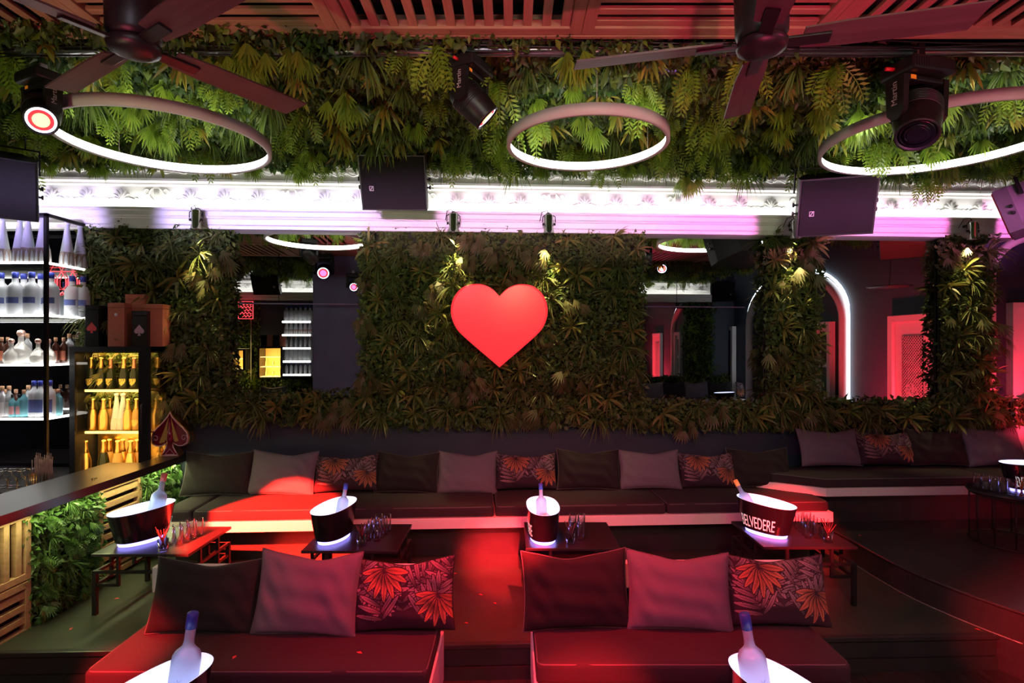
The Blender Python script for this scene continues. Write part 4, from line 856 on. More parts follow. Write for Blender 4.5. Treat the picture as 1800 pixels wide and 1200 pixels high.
GL = MB().lathe([(0.0001, 0.012), (0.024, 0.012), (0.0265, 0.02), (0.031, 0.148), (0.033, 0.15), (0.033, 0.148), (0.029, 0.0), (0.0001, 0.0)], 16)
glass_me = GL.mesh('glass_wall', M_glass)
cup_me = MB().lathe([(0.0001, 0.022), (0.034, 0.024), (0.039, 0.094), (0.041, 0.095), (0.036, 0.004), (0.034, 0.0), (0.0001, 0.0)], 18).mesh('glass_wall', M_glass)
def straw_cup(loc, label, copper=False, group='glasses of straws on the tables'):
    t = thing('straw_glass', label, 'glass', Matrix.Translation(loc), group); link('glass_wall', cup_me, t); rs = random.Random(label)
    for k in range(9):
        a = rs.uniform(0, 2 * PI); r = rs.uniform(0.03, 0.06); part('straw', MB().tube([(-0.02 * math.cos(a), -0.02 * math.sin(a), 0.02), (r * math.cos(a), r * math.sin(a), rs.uniform(0.15, 0.20))], 0.0035, 6), M_strawc if copper else M_straw, t)
spec = [  # bucket axis, bucket centre (x, y), text start, bottle kit, bottle offset along axis, tilt
    (R(62), (-3.08, 4.74), 0.955, BK_R, 0.13), (R(76), (-1.50, 4.80), None, BK_V, 0.13), (R(93), (0.26, 4.80), 0.10, BK_V, 0.12), (R(125), (2.20, 4.93), 0.10, BK_O, 0.15)]
bl = ['boat-shaped black ice bucket with glowing inside, on the table beside the counter', 'glowing ice bucket on the table behind the left sofa', 'glowing ice bucket seen end-on, on the table below the heart', 'glowing ice bucket with white lettering facing left, on the right-hand table']
vl = ['vodka bottle with red cap leaning in the leftmost bucket', 'blue-capped bottle in the bucket behind the left sofa', 'blue-capped bottle in the bucket below the heart', 'orange-capped bottle in the right-hand lettered bucket']
for i, (ax, (x, y), st, bk, off) in enumerate(spec):
    M = T(x, y, ZT, rz=ax); place(bucket_kit('BELVEDERE' if st is not None else None, st or 0), 'ice_bucket', bl[i], 'ice bucket', M, 'glowing ice buckets')
    place(bk, 'vodka_bottle', vl[i], 'bottle', M @ T(off * 0.6, 0, 0.095) @ Matrix.Rotation(R([14, 20, 18, 34][i]), 4, 'Y') @ Matrix.Diagonal((*[[1.5, 1.15, 1.15, 1.25][i]] * 3, 1)), 'bottles in the ice buckets')
    lamp('bucket_glow', 'POINT', (x, y, ZT + 0.34), 0.6, (0.75, 0.78, 1), size=0.08)
def glasses(x, y, z, n, label, group):
    for k in range(n):
        i, j = k % 2, k // 2; link_ = tag(link('highball_glass', glass_me, None, T(x + i * 0.075 + j * 0.012, y + j * 0.078, z)), ('left' if i == 0 else 'right') + ' glass of the ' + ['front', 'second', 'third', 'back'][j] + ' row ' + label, 'glass', group)
glasses(-2.78, 4.62, ZT, 8, 'in the cluster on the table beside the counter', 'glasses on the table beside the counter')
glasses(-1.20, 4.74, ZT, 8, 'in the cluster on the table behind the left sofa', 'glasses on the second table')
glasses(0.50, 4.76, ZT, 8, 'in the cluster on the table below the heart', 'glasses on the third table')
glasses(2.50, 4.80, ZT, 8, 'in the pink-lit cluster on the right-hand table', 'glasses on the right-hand table')
straw_cup((-2.76, 4.50, ZT), 'glass of dark straws on the table beside the counter'); straw_cup((-1.22, 4.62, ZT), 'glass of dark straws on the table behind the left sofa')
straw_cup((0.48, 4.66, ZT), 'glass of dark straws on the table below the heart'); straw_cup((2.61, 4.70, ZT), 'glass of dark straws on the right-hand table')
# front tables: only their buckets rise into view
FK = table_kit(0.76, 0.60, 0.50)
for (x, y, ax, lb, vb, tb) in ((-1.66, 2.66, R(62), 'large glowing ice bucket at the bottom edge, left foreground', 'frosted blue-capped bottle standing in the left foreground bucket', 'low black table before the left sofa'), (1.25, 2.66, R(118), 'large glowing ice bucket at the bottom edge, right foreground', 'frosted blue-capped bottle standing in the right foreground bucket', 'low black table before the right sofa')):
    place(FK, 'low_table', tb, 'table', T(x, y, 0.0)); M = T(x, y, 0.50, rz=ax)
    place(bucket_kit(), 'ice_bucket', lb, 'ice bucket', M, 'glowing ice buckets')
    place(BK_V, 'vodka_bottle', vb, 'bottle', M @ T(0.10, 0, 0.07, rz=-ax) @ Matrix.Rotation(R(-5 if x < 0 else -4), 4, 'X') @ Matrix.Rotation(R(6 if x < 0 else -8), 4, 'Y') @ Matrix.Diagonal((1.62, 1.62, 1.62, 1)), 'bottles in the ice buckets')
    lamp('bucket_glow', 'POINT', (x, y, 0.86), 0.08, (0.75, 0.78, 1), size=0.08)
# round table on the raised platform
rt = thing('round_table', 'round black wire-cage table at the right edge', 'table', T(4.78, 5.42, 0.47))
part('top', MB().lathe([(0.0001, 0.485), (0.36, 0.485), (0.365, 0.492), (0.36, 0.50), (0.0001, 0.50)], 40), M_table, rt)
for z in (0.02, 0.47): part('hoop', MB().tube([(0.34 * math.cos(2 * PI * k / 40), 0.34 * math.sin(2 * PI * k / 40), z) for k in range(40)], 0.009, 6, True), M_black, rt)
for k in range(14): part('cage_rod', MB().tube([(0.34 * math.cos(2 * PI * k / 14), 0.34 * math.sin(2 * PI * k / 14), 0.02), (0.34 * math.cos(2 * PI * k / 14), 0.34 * math.sin(2 * PI * k / 14), 0.485)], 0.007, 6), M_black, rt)
place(bucket_kit('BELVEDERE', 0.60), 'ice_bucket', 'glowing ice bucket on the round table at the right edge', 'ice bucket', T(4.93, 5.38, 0.97, rz=R(-20)), 'glowing ice buckets')
lamp('bucket_glow', 'POINT', (4.93, 5.38, 1.32), 1.0, (0.85, 0.7, 1), size=0.08)
for k in range(5): tag(link('highball_glass', glass_me, None, T(4.48 + 0.03 * k + 0.02, 5.50 - 0.062 * k, 0.97)), ['first', 'second', 'third', 'fourth', 'fifth'][k] + ' clear glass from the left on the round table', 'glass', 'glasses on the round table')
straw_cup((4.62, 5.16, 0.97), 'glass of copper straws on the round table', True)
# petals on floor and cushions
pt = MB().add([(-0.02, 0, 0), (0, -0.011, 0.004), (0.022, 0, 0.001), (0, 0.011, 0.004), (0, 0, 0.002)], [(0, 1, 4), (1, 2, 4), (2, 3, 4), (3, 0, 4)], None, True).mesh('petal', M_petal)
for i, (x, y, z) in enumerate(((800, 1008, .252), (856, 981, .252), (845, 1045, .252), (1582, 1041, .252), (1718, 1106, .252), (1512, 941, .472), (412, 1155, .522), (632, 1147, .522), (1125, 1010, .252), (870, 1060, .252), (205, 1052, .252), (125, 1105, .252), (820, 1095, .252))):
    q = PZ(x, y, z); tag(link('petal', pt, None, T(q.x, q.y, z, rz=i * 1.3)), 'small red petal ' + ['on the floor beside the left sofa pillow', 'on the floor left of the third table', 'on the floor between the front sofas', 'on the floor by the round platform', 'at the platform corner on the right', 'on the raised platform', 'on the left part of the front sofa cushion', 'on the middle of the left front sofa cushion', 'behind the right front sofa', 'in the red pool between the sofas', 'on the floor under the left table', 'on the floor near the left edge', 'near the step edge in the middle'][i], 'petal', 'scattered red petals')

# ------------------------------------------------------------------ bar counter at the left
ct = thing('bar_counter', 'dark bar counter top running along the left side', 'bar counter', T(0, 0, 0))
part('counter_top', MB().prism([(-3.97, 0.8), (-3.45, 0.8), (-3.45, 6.17), (-3.66, 6.17), (-3.66, 5.6), (-3.97, 5.6)], 1.135, 1.203), M_top, ct)
part('body', MB().box(-3.90, -3.66, 0.8, 5.6, 0.0, 1.135), M_dark, ct)
part('led_strip', MB().box(-3.63, -3.615, 3.0, 6.2, 1.12, 1.133), mat('led_lime', (1, 1, 0.6), 0.5, emit=(0.95, 1, 0.55), es=3.0), ct)
lamp('counter_lamp', 'AREA', (-3.52, 5.0, 1.12), 16, (0.90, 1.0, 0.45), rot=(0, R(-22), 0), size=0.05, size_y=2.6)
CFm = Matrix(((0, 0, 1, -3.66), (1, 0, 0, 0), (0, 1, 0, 0), (0, 0, 0, 1)))
green_panel('counter_greenery', 4.27, 4.93, 0.28, 1.12, CFm, 'lit leafy panel on the counter front between two wooden slat panels', 20, TCO, L_ctr, 3600, 0.08, (0.035, 0.07), 'green wall', None, (0.45, 0.7))
green_panel('counter_greenery', 5.54, 6.1, 0.28, 1.12, CFm, 'lit leafy panel on the counter front next to the bench corner', 12, TCO, L_ctr, 3200, 0.08, (0.035, 0.07), 'green wall', None, (0.45, 0.7))
def slat_front(y0, y1, z0, z1, vert, label):
    t = thing('wooden_counter_screen', label, 'wooden screen', T(-3.64, (y0 + y1) / 2, (z0 + z1) / 2)); w, h = (y1 - y0) / 2, (z1 - z0) / 2
    for sg in (-1, 1):
        part('frame_board', MB().box(0, 0.05, -w, w, sg * (h - 0.025) - 0.025, sg * (h - 0.025) + 0.025, bev=0.003), M_oak, t)
        part('frame_board', MB().box(0, 0.05, sg * (w - 0.025) - 0.025, sg * (w - 0.025) + 0.025, -h + 0.05, h - 0.05, bev=0.003), M_oak, t)
    L = (2 * w if vert else 2 * h) - 0.1; n = max(2, int(L / 0.088)); p = L / n
    me = (MB().box(0.004, 0.044, -0.024, 0.024, -h + 0.05, h - 0.05, bev=0.003) if vert else MB().box(0.004, 0.044, -w + 0.05, w - 0.05, -0.024, 0.024, bev=0.003)).mesh('slat', M_oak)
    for k in range(n):
        o = -L / 2 + p * (k + 0.5); link('slat', me, t, T(0, o, 0) if vert else T(0, 0, o))
slat_front(4.95, 5.52, 0.28, 1.12, False, 'wooden panel of horizontal slats on the counter front behind the left table')
slat_front(3.45, 4.25, 0.62, 1.12, True, 'wooden panel of upright slats on the counter front at the left edge')
slat_front(3.45, 4.25, 0.05, 0.61, False, 'wooden panel of horizontal slats low on the counter front at the left edge')

# ------------------------------------------------------------------ bar shelf with bottles
SX1, SY0, SY1, SX0 = -4.50, 5.50, 6.02, -6.1
ZS = [CZ + (608 - y) / 1000 * SY0 for y in (460, 553, 640, 735)]; ZTOP = CZ + (608 - 374) / 1000 * SY0
bs = thing('bar_shelf', 'tall black metal bar shelf with white-lit glass shelves', 'shelf', T(0, 0, 0))
q = 0.03
for (x, y) in ((SX1, SY0), (SX1, SY1), (SX0, SY0), (SX0, SY1)): part('post', MB().box(x - q, x, y, y + q, 1.06, ZTOP), M_black, bs)
for y in (SY0, SY1): part('top_rail', MB().box(SX0, SX1, y, y + q, ZTOP - q, ZTOP), M_black, bs)
part('top_rail', MB().box(SX1 - q, SX1, SY0, SY1, ZTOP - q, ZTOP), M_black, bs)
part('back_mirror', MB().box(SX0, SX1 + 0.02, SY1 + 0.05, SY1 + 0.06, 1.1, ZTOP + 0.1), mat('smoked_mirror', (0.25, 0.27, 0.28), 0.03, metal=1.0), bs)
for z in ZS:
    part('shelf_plate', MB().box(SX0, SX1 - q, SY0 + 0.01, SY1, z - 0.02, z), M_pane, bs)
    part('led_edge', MB().box(SX0, SX1 - q, SY0 - 0.002, SY0 + 0.012, z - 0.018, z + 0.004).box(SX1 - 0.02, SX1 - 0.006, SY0 + q, SY1, z - 0.018, z + 0.004), M_ledw, bs)
    lamp('shelf_lamp', 'AREA', ((SX0 + SX1) / 2, (SY0 + SY1) / 2, z + 0.006), 7, (1, 0.97, 0.92), rot=(PI, 0, 0), size=SX1 - SX0 - 0.06, size_y=0.4)
    lamp('shelf_lamp', 'AREA', ((SX0 + SX1) / 2, SY0 + 0.1, z - 0.03), 5, (1, 0.97, 0.92), rot=(0, 0, 0), size=SX1 - SX0, size_y=0.1)
cone = [(0.0001, 0.002), (0.066, 0.0), (0.070, 0.008), (0.066, 0.09), (0.022, 0.40), (0.021, 0.44), (0.028, 0.445), (0.028, 0.47), (0.0001, 0.475)]
M_cone = mat('cone_glass', (0.78, 0.85, 0.93), 0.2, trans=0.25)
BK_C = [('glass_body', MB().lathe(cone, 18).mesh('glass_body', M_cone), -1, Matrix()), ('base_crystal', MB().lathe([(0.0715, 0.004), (0.068, 0.09), (0.062, 0.15)], 9, smooth=False).mesh('base_crystal', mat('pink_crystal', (0.75, 0.6, 0.55), 0.1, metal=0.6)), 0, Matrix()), ('stopper', MB().lathe([(0.0285, 0.44), (0.0285, 0.472), (0.0001, 0.478)], 14).mesh('stopper', M_frost), 0, Matrix())]
bigv = [(0.0001, 0.003), (0.062, 0.0), (0.070, 0.008), (0.070, 0.25), (0.066, 0.285), (0.045, 0.315), (0.028, 0.335), (0.026, 0.36), (0.026, 0.43), (0.0001, 0.432)]
BK_BV = bottle_kit(M_frost, M_blue, M_bluef, None, bigv, (0.375, 0.435), 0.029, (0.12, 0.18), 0.0712)
BK_D = [('glass_body', MB().lathe([(0.0001, 0.0), (0.07, 0.0), (0.095, 0.03), (0.10, 0.09), (0.09, 0.15), (0.05, 0.20), (0.027, 0.23), (0.025, 0.29), (0.03, 0.295), (0.0001, 0.30)], 18).mesh('glass_body', mat('clear_tequila', (0.80, 0.80, 0.76), 0.1, trans=0.5)), -1, Matrix()), ('stopper', MB().lathe([(0.02, 0.29), (0.036, 0.315), (0.04, 0.335), (0.03, 0.36), (0.0001, 0.37)], 14).mesh('stopper', mat('rose_stopper', (0.7, 0.45, 0.38), 0.25, metal=0.5)), 0, Matrix())]
std = [(0.0001, 0.002), (0.036, 0.0), (0.040, 0.006), (0.040, 0.19), (0.036, 0.215), (0.018, 0.24), (0.015, 0.26), (0.015, 0.30), (0.0001, 0.302)]
def gin(body, cap, lab): return bottle_kit(body, cap, lab, None, std, (0.265, 0.31), 0.0185, (0.04, 0.15), 0.0406)
BK_T = gin(M_teal, M_cork, None); BK_TP = gin(M_teal, M_black, M_pinkl); BK_W = gin(M_frost, M_blue, M_bluef); BK_CL = gin(mat('clear_gin', (0.6, 0.62, 0.66), 0.1, trans=0.5), M_cork, M_texts); BK_DK = gin(mat('dark_liquor', (0.06, 0.02, 0.012), 0.1), M_cork, M_orange)
rows = [
 (ZS[0], [(35, .08, 'C'), (49, .03, 'C'), (75, .05, 'C'), (118, .22, 'C'), (141, .24, 'C'), (5, .1, 'C')]),
 (ZS[1], [(27, .06, 'BV'), (42, .17, 'BV'), (56, .05, 'BV'), (72, .18, 'BV'), (90, .08, 'BV'), (127, .20, 'BV'), (2, .10, 'BV'), (146, .22, 'BV')]),
 (ZS[2], [(3, .08, 'DK'), (14, .12, 'DK'), (20, .04, 'D'), (37, .12, 'DH'), (48, .20, 'CL'), (67, .06, 'D'), (85, .12, 'D'), (98, .18, 'DK'), (112, .10, 'DK'), (122, .20, 'CL')]),
 (ZS[3], [(4, .05, 'CL'), (9, .16, 'DK'), (16, .08, 'CL'), (22, .04, 'TP'), (34, .05, 'TP'), (28, .18, 'DK'), (42, .06, 'T'), (50, .18, 'CL'), (60, .06, 'W'), (71, .06, 'W'), (88, .08, 'W'), (96, .14, 'T'), (103, .12, 'T'), (80, .18, 'CL')])]
kd = {'C': (BK_C, 0.98, 'tall frosted cone-shaped bottle'), 'BV': (BK_BV, 0.98, 'big frosted bottle with blue cap'), 'D': (BK_D, 0.68, 'round clear decanter with rose stopper'), 'DH': (BK_D, 0.92, 'tallest clear decanter with ball stopper'), 'CL': (BK_CL, 0.98, 'clear gin bottle with cork'), 'DK': (BK_DK, 0.85, 'dark liquor bottle with orange label'), 'TP': (BK_TP, 0.72, 'teal bottle with pink label'), 'T': (BK_T, 0.86, 'teal glass bottle with cork'), 'W': (BK_W, 1.15, 'frosted bottle with blue band')}
ORD = ['first', 'second', 'third', 'fourth', 'fifth', 'sixth', 'seventh', 'eighth']
for r_, (z, lst) in enumerate(rows):
    lst = sorted(lst); cnt = {k_: sum(1 for w_ in lst if w_[2] == k_) for _, _, k_ in lst}; seen = {}
    for (px, dy, kx) in lst:
        kit, s, lb = kd[kx]; seen[kx] = seen.get(kx, 0) + 1
        if cnt[kx] > 1: lb = ORD[seen[kx] - 1] + ' ' + lb + ' from the left'
        D = SY0 + 0.06 + dy
        if px > 82: D = min(5.98, max(D, 4.575 / (0.9 - px / 1000)))
        place(kit, 'bottle', lb + ' on the ' + ['top', 'second', 'third', 'lowest'][r_] + ' lit bar shelf', 'bottle', Matrix.Translation(((px - 900) / 1000 * D, D, z)) @ Matrix.Diagonal((s, s, s, 1)), 'bottles on the ' + ['top', 'second', 'third', 'lowest'][r_] + ' bar shelf')
# red neon glasses: a mirror reflection modelled as tubes behind the second shelf
ns = thing('neon_sign', 'modelled reflection of red neon cocktail glasses behind the second bar shelf', 'sign', Matrix.Translation(P(118, 495, SY1 + 0.03)))
def neon_glass(x, s=1.0): return MB().tube([(x - 0.06 * s, 0, 0.11), (x + 0.06 * s, 0, 0.11), (x + 0.012, 0, 0.02), (x + 0.012, 0, -0.05), (x + 0.045, 0, -0.08), (x - 0.045, 0, -0.08), (x - 0.012, 0, -0.05), (x - 0.012, 0, 0.02)], 0.006, 6, True)
for k in range(3): part('neon_tube', neon_glass(-0.12 + 0.12 * k), M_neon, ns)
part('neon_tube', MB().tube([(-0.17 + 0.03 * k, 0, -0.13 + 0.02 * math.sin(k * 2.0)) for k in range(10)], 0.006, 6), M_neon, ns)
# back bar top with glassware
struct('trim_3', MB().prism([(-6.3, 5.0), (-4.2, 5.0), (-4.2, 5.75), (-4.5, 5.75), (-4.5, 6.08), (-6.3, 6.08)], 0.95, 1.06), M_top, None, 'dark back bar worktop under the lit shelves')
struct('trim_4', MB().box(-6.3, -4.25, 5.1, 5.74, 0.0, 0.95), M_dark, None, 'dark back bar body')
stem = MB().lathe([(0.032, 0.0), (0.034, 0.002), (0.038, 0.06), (0.03, 0.085), (0.006, 0.10), (0.004, 0.15), (0.03, 0.157), (0.032, 0.16), (0.0001, 0.161)], 14).mesh('stem_glass', M_glass)
for k in range(10): tag(link('stem_glass', stem, None, T(-4.45 - 0.085 * (k % 5), 5.16 + 0.10 * (k // 5), 1.06)), ['first', 'second', 'third', 'fourth', 'fifth'][k % 5] + ' upturned stem glass from the right, ' + ['front', 'rear'][k // 5] + ' row on the back bar', 'glass', 'upturned glasses on the back bar')
stt = thing('straw_box', 'clear holder packed with straws beside the fridge', 'straw holder', T(-4.30, 5.22, 1.06)); part('holder', MB().box(-0.10, 0.10, -0.05, 0.05, 0, 0.12), M_glass, stt)
for k in range(22): part('straw', MB().tube([(-0.085 + 0.0081 * k, 0.02 * ((k * 7) % 3 - 1), 0.01), (-0.087 + 0.0082 * k, 0.02 * ((k * 5) % 3 - 1), 0.25 + 0.02 * ((k * 3) % 4))], 0.0035, 5), M_wire, stt)

# ------------------------------------------------------------------ golden fridge with champagne
FX0, FX1, FY0, FY1 = -4.49, -3.68, 5.80, 6.13; FZ1 = 2.345; FZ0 = 0.25
fg = thing('display_fridge', 'black glass-fronted display fridge glowing gold beside the green wall', 'fridge', T(0, 0, 0)); fw = 0.055
part('back_panel', MB().box(FX0, FX1, FY1 - 0.02, FY1, FZ0, FZ1), M_black, fg); part('gold_lining', MB().box(FX0 + fw, FX1 - 0.02, FY1 - 0.035, FY1 - 0.02, 0.6, FZ1 - 0.06), mat('gold_mirror', (0.70, 0.46, 0.14), 0.25, metal=1.0), fg)
part('left_side', MB().box(FX0, FX0 + 0.03, FY0, FY1, FZ0, FZ1), M_black, fg); part('top_panel', MB().box(FX0, FX1, FY0, FY1, FZ1 - 0.05, FZ1), M_black, fg); part('bottom_panel', MB().box(FX0, FX1, FY0, FY1, FZ0, 0.6), M_black, fg)
dr = part('door_frame', MB().box(FX0, FX0 + fw, FY0 - 0.03, FY0, FZ0, FZ1).box(FX1 - 0.11, FX1, FY0 - 0.03, FY0, FZ0, FZ1).box(FX0 + fw, FX1 - 0.11, FY0 - 0.03, FY0, FZ1 - 0.055, FZ1).box(FX0 + fw, FX1 - 0.11, FY0 - 0.03, FY0, FZ0, 0.6), M_black, fg)
part('door_pane', MB().box(FX0 + fw, FX1 - 0.11, FY0 - 0.02, FY0 - 0.014, 0.6, FZ1 - 0.055), M_pane, dr)
part('handle', MB().tube([(FX1 - 0.06, FY0 - 0.03, 1.35), (FX1 - 0.06, FY0 - 0.06, 1.37), (FX1 - 0.06, FY0 - 0.06, 1.75), (FX1 - 0.06, FY0 - 0.03, 1.77)], 0.008, 8), M_black, dr)
sd = part('side_frame', MB().box(FX1 - 0.03, FX1, FY1 - 0.04, FY1, FZ0, FZ1).box(FX1 - 0.03, FX1, FY0, FY1, FZ1 - 0.06, FZ1), M_black, fg); part('side_pane', MB().box(FX1 - 0.012, FX1 - 0.006, FY0, FY1 - 0.04, 0.6, FZ1 - 0.06), M_pane, sd)
FS = [CZ + (608 - y) / 1000 * 5.88 for y in (684, 757)]; FB = 0.98
for z in FS + [FB]:
    s_ = part('shelf_plate', MB().box(FX0 + 0.08, FX1 - 0.04, FY0 + 0.06, FY1 - 0.05, z - 0.02, z - 0.003), mat('amber_shelf', (0.6, 0.42, 0.16), 0.3), fg); part('led_edge', MB().box(FX0 + 0.10, FX1 - 0.12, FY0 + 0.045, FY0 + 0.06, z - 0.024, z), M_ledg, s_)
for z in (FZ1 - 0.07, FS[0] - 0.03, FS[1] - 0.03): lamp('fridge_lamp', 'AREA', ((FX0 + FX1) / 2, 5.97, z), 5.0, (1, 0.62, 0.18), rot=(0, 0, 0), size=0.62, size_y=0.25)
lamp('fridge_lamp', 'AREA', ((FX0 + FX1) / 2, FY0 + 0.03, 1.6), 6.0, (1, 0.66, 0.24), rot=(R(90), 0, 0), size=0.6, size_y=1.2)
ch = [(0.0001, 0.004), (0.040, 0.0), (0.044, 0.008), (0.044, 0.135), (0.040, 0.165), (0.026, 0.215), (0.0165, 0.25), (0.015, 0.30), (0.018, 0.302), (0.018, 0.318), (0.0001, 0.32)]
shield = MB().add([(0.0446 * math.sin(a) , -0.0446 * math.cos(a), z) for z, w in ((0.105, .8), (0.08, .85), (0.055, .55), (0.035, .08)) for a in (-w, -w / 2, 0, w / 2, w)], [(5 * i + j, 5 * i + j + 1, 5 * i + j + 6, 5 * i + j + 5) for i in range(3) for j in range(4)], None, True)
def champ(body, foil, lab): return [('glass_body', MB().lathe(ch, 18).mesh('glass_body', body), -1, Matrix()), ('foil', MB().lathe([(0.0275, 0.212), (0.0178, 0.25), (0.0165, 0.298), (0.0195, 0.302), (0.0195, 0.318), (0.0001, 0.323)], 16).mesh('foil', foil), 0, Matrix()), ('label', (shield if lab else MB().box(-0.001, 0.001, 0.0, 0.001, 0.05, 0.051)).mesh('label', M_goldp if lab else M_gold), 0, Matrix())]
CK_D = champ(M_champ, M_gold, True); CK_P = champ(M_champ, mat('copper_foil', (0.7, 0.32, 0.2), 0.3, metal=1.0), True); CK_G = champ(M_gold, M_gold, False); CK_A = champ(M_cham2, M_gold, True)
fr_rows = [(FS[0], [(160, .10, 'dark champagne bottle with gold shield label', CK_D), (178, .10, 'dark champagne bottle with gold shield label', CK_D), (195, .12, 'dark champagne bottle with copper foil', CK_P), (218, .08, 'dark champagne bottle with gold shield label', CK_D), (236, .10, 'dark champagne bottle with copper foil', CK_P), (143, .2, 'dark champagne bottle with gold shield label', CK_D), (279, .22, 'dark champagne bottle by the side pane', CK_D)]),
           (FS[1], [(163, .08, 'gold champagne bottle', CK_G), (182, .08, 'gold champagne bottle', CK_G), (194, .24, 'amber champagne bottle', CK_A), (225, .08, 'gold champagne bottle', CK_G), (240, .12, 'amber champagne bottle', CK_A), (276, .2, 'gold champagne bottle', CK_G)]),
           (FB, [(150, .10, 'gold champagne bottle', CK_G), (182, .14, 'dark champagne bottle with gold shield label', CK_D), (192, .24, 'amber champagne bottle', CK_A), (207, .1, 'amber champagne bottle', CK_A), (216, .24, 'gold champagne bottle', CK_G), (230, .1, 'gold champagne bottle', CK_G), (241, .2, 'amber champagne bottle', CK_A), (282, .2, 'gold champagne bottle', CK_G)])]
for r_, (z, lst) in enumerate(fr_rows):
    w_ = ['top', 'middle', 'bottom'][r_]
    lst = sorted(lst, key=lambda w: w[0]); cnt = {}; seen = {}
    for w in lst: cnt[w[2]] = cnt.get(w[2], 0) + 1
    for (px, dy, lb, kit) in lst:
        seen[lb] = seen.get(lb, 0) + 1
        if cnt[lb] > 1: lb = ORD[seen[lb] - 1] + ' ' + lb + ' from the left'
        D = FY0 + 0.09 + dy * 0.6; s = 1.02 if r_ < 2 else 1.2; place(kit, 'champagne_bottle', lb + ' on the ' + w_ + ' fridge shelf', 'bottle', Matrix.Translation(((px - 900) / 1000 * D, D, z)) @ Matrix.Diagonal((s, s, s, 1)), 'champagne on the ' + w_ + ' fridge shelf')
for px in (205, 216): D = 5.98; place(BK_C, 'bottle', ('left' if px == 205 else 'right') + ' tall clear cone-shaped bottle on the middle fridge shelf', 'bottle', Matrix.Translation(((px - 900) / 1000 * D, D, FS[1])) @ Matrix.Diagonal((.8, .8, .8, 1)), 'cone bottles in the fridge')
# gift boxes on the fridge
spade2 = [(0, 0.05), (0.018, 0.026), (0.036, 0.006), (0.04, -0.012), (0.03, -0.026), (0.014, -0.026), (0.004, -0.018), (0.012, -0.045), (-0.012, -0.045), (-0.004, -0.018), (-0.014, -0.026), (-0.03, -0.026), (-0.04, -0.012), (-0.036, 0.006), (-0.018, 0.026)]
def gift(x0, x1, yt, D, dep, m, label, sp=None, turn=0.12):
    xa, xb = (x0 - 900) / 1000 * D, (x1 - 900) / 1000 * D; h = CZ + (608 - yt) / 1000 * D - FZ1; w = xb - xa
    t = thing('gift_box', label, 'box', T((xa + xb) / 2, D + dep / 2, FZ1, rz=turn), 'champagne gift boxes on the fridge')
    b = part('box_body', MB().box(-w / 2, w / 2, -dep / 2, dep / 2, 0, h - 0.05, bev=0.003), m, t); part('lid', MB().box(-w / 2 - 0.001, w / 2 + 0.001, -dep / 2 - 0.001, dep / 2 + 0.001, h - 0.048, h, bev=0.003), m, t)
    if sp: part('emblem', MB().prism([(a * 1.2, c * 1.2 + h * 0.45) for a, c in spade2][::-1], -dep / 2 - 0.003, -dep / 2 - 0.0005, 'y'), sp, b)
    return t, b, w, h, dep
gift(149, 171, 536, 5.82, 0.13, M_blackbox, 'glossy black gift box with red spade at the left', M_redspade)
r = gift(188, 215, 532, 5.82, 0.22, M_orange, 'orange gift box with white round seal in front', None); part('seal', MB().lathe([(0.0001, 0), (0.018, 0), (0.018, 0.002), (0.0001, 0.002)], 16, T(0, -r[4] / 2, r[3] * 0.73, rx=PI / 2)), M_board, r[1]); part('label_tag', MB().box(-0.018, 0.018, -r[4] / 2 - 0.002, -r[4] / 2, 0.06, 0.075), M_gold, r[1])
gift(231, 256, 546, 5.82, 0.12, M_blackbox, 'black gift box with pale spade in front', M_outline)
gift(220, 252, 517, 5.98, 0.12, M_orange, 'tallest orange gift box behind the others')
gift(253, 283, 534, 5.90, 0.18, M_orange, 'orange gift box at the right end of the fridge top')
gift(171, 190, 536, 5.98, 0.1, M_blackbox, 'plain black gift box behind the left boxes')

# ------------------------------------------------------------------ spade display on the counter
sp = [(0, 0.47), (0.02, 0.425), (0.07, 0.36), (0.13, 0.30), (0.172, 0.245), (0.187, 0.19), (0.175, 0.135), (0.135, 0.105), (0.085, 0.105), (0.03, 0.135), (0.035, 0.09), (0.06, 0.04), (0.085, 0.0)]
spf = sp + [(-x, z) for x, z in sp[::-1][:-1]]
st = thing('spade_display', 'ruby and gold spade-shaped bottle display on the counter end', 'display', T(-3.555, 5.92, 1.204, rz=R(10)))
part('spade_body', MB().prism(spf[::-1], -0.0, 0.14, 'y'), M_gold, st)
f_ = part('front_plate', MB().prism([(x * 0.98, 0.005 + z * 0.98) for x, z in spf][::-1], -0.012, 0.0, 'y'), M_ruby, st)
part('outline', MB().tube([(x * 0.93, -0.016, 0.012 + z * 0.95) for x, z in spf], 0.006, 6, True), M_outline, f_)
part('gold_panel', MB().prism([(0.012, 0.40), (0.085, 0.16), (0.05, 0.15), (0.035, 0.19)][::-1], -0.02, -0.012, 'y').prism([(-0.012, 0.40), (-0.035, 0.19), (-0.05, 0.15), (-0.10, 0.14)][::-1], -0.02, -0.012, 'y'), M_gold, f_)
part('bottle_relief', MB().lathe([(0.0001, 0.13), (0.032, 0.13), (0.034, 0.20), (0.026, 0.26), (0.012, 0.30), (0.010, 0.36), (0.0001, 0.362)], 14, T(0, -0.015, 0)), M_ruby, f_)
for sg in (-1, 1): part('scroll', MB().tube([(sg * (0.135 + (0.030 - 0.002 * k) * math.cos(k * 0.6)), -0.016, 0.19 + (0.034 - 0.002 * k) * math.sin(k * 0.6)) for k in range(12)], 0.004, 5), M_outline, f_)
part('foot_triangle', MB().tube([(0, -0.016, 0.08), (0.045, -0.016, 0.022), (-0.045, -0.016, 0.022)], 0.004, 5, True), M_outline, f_)

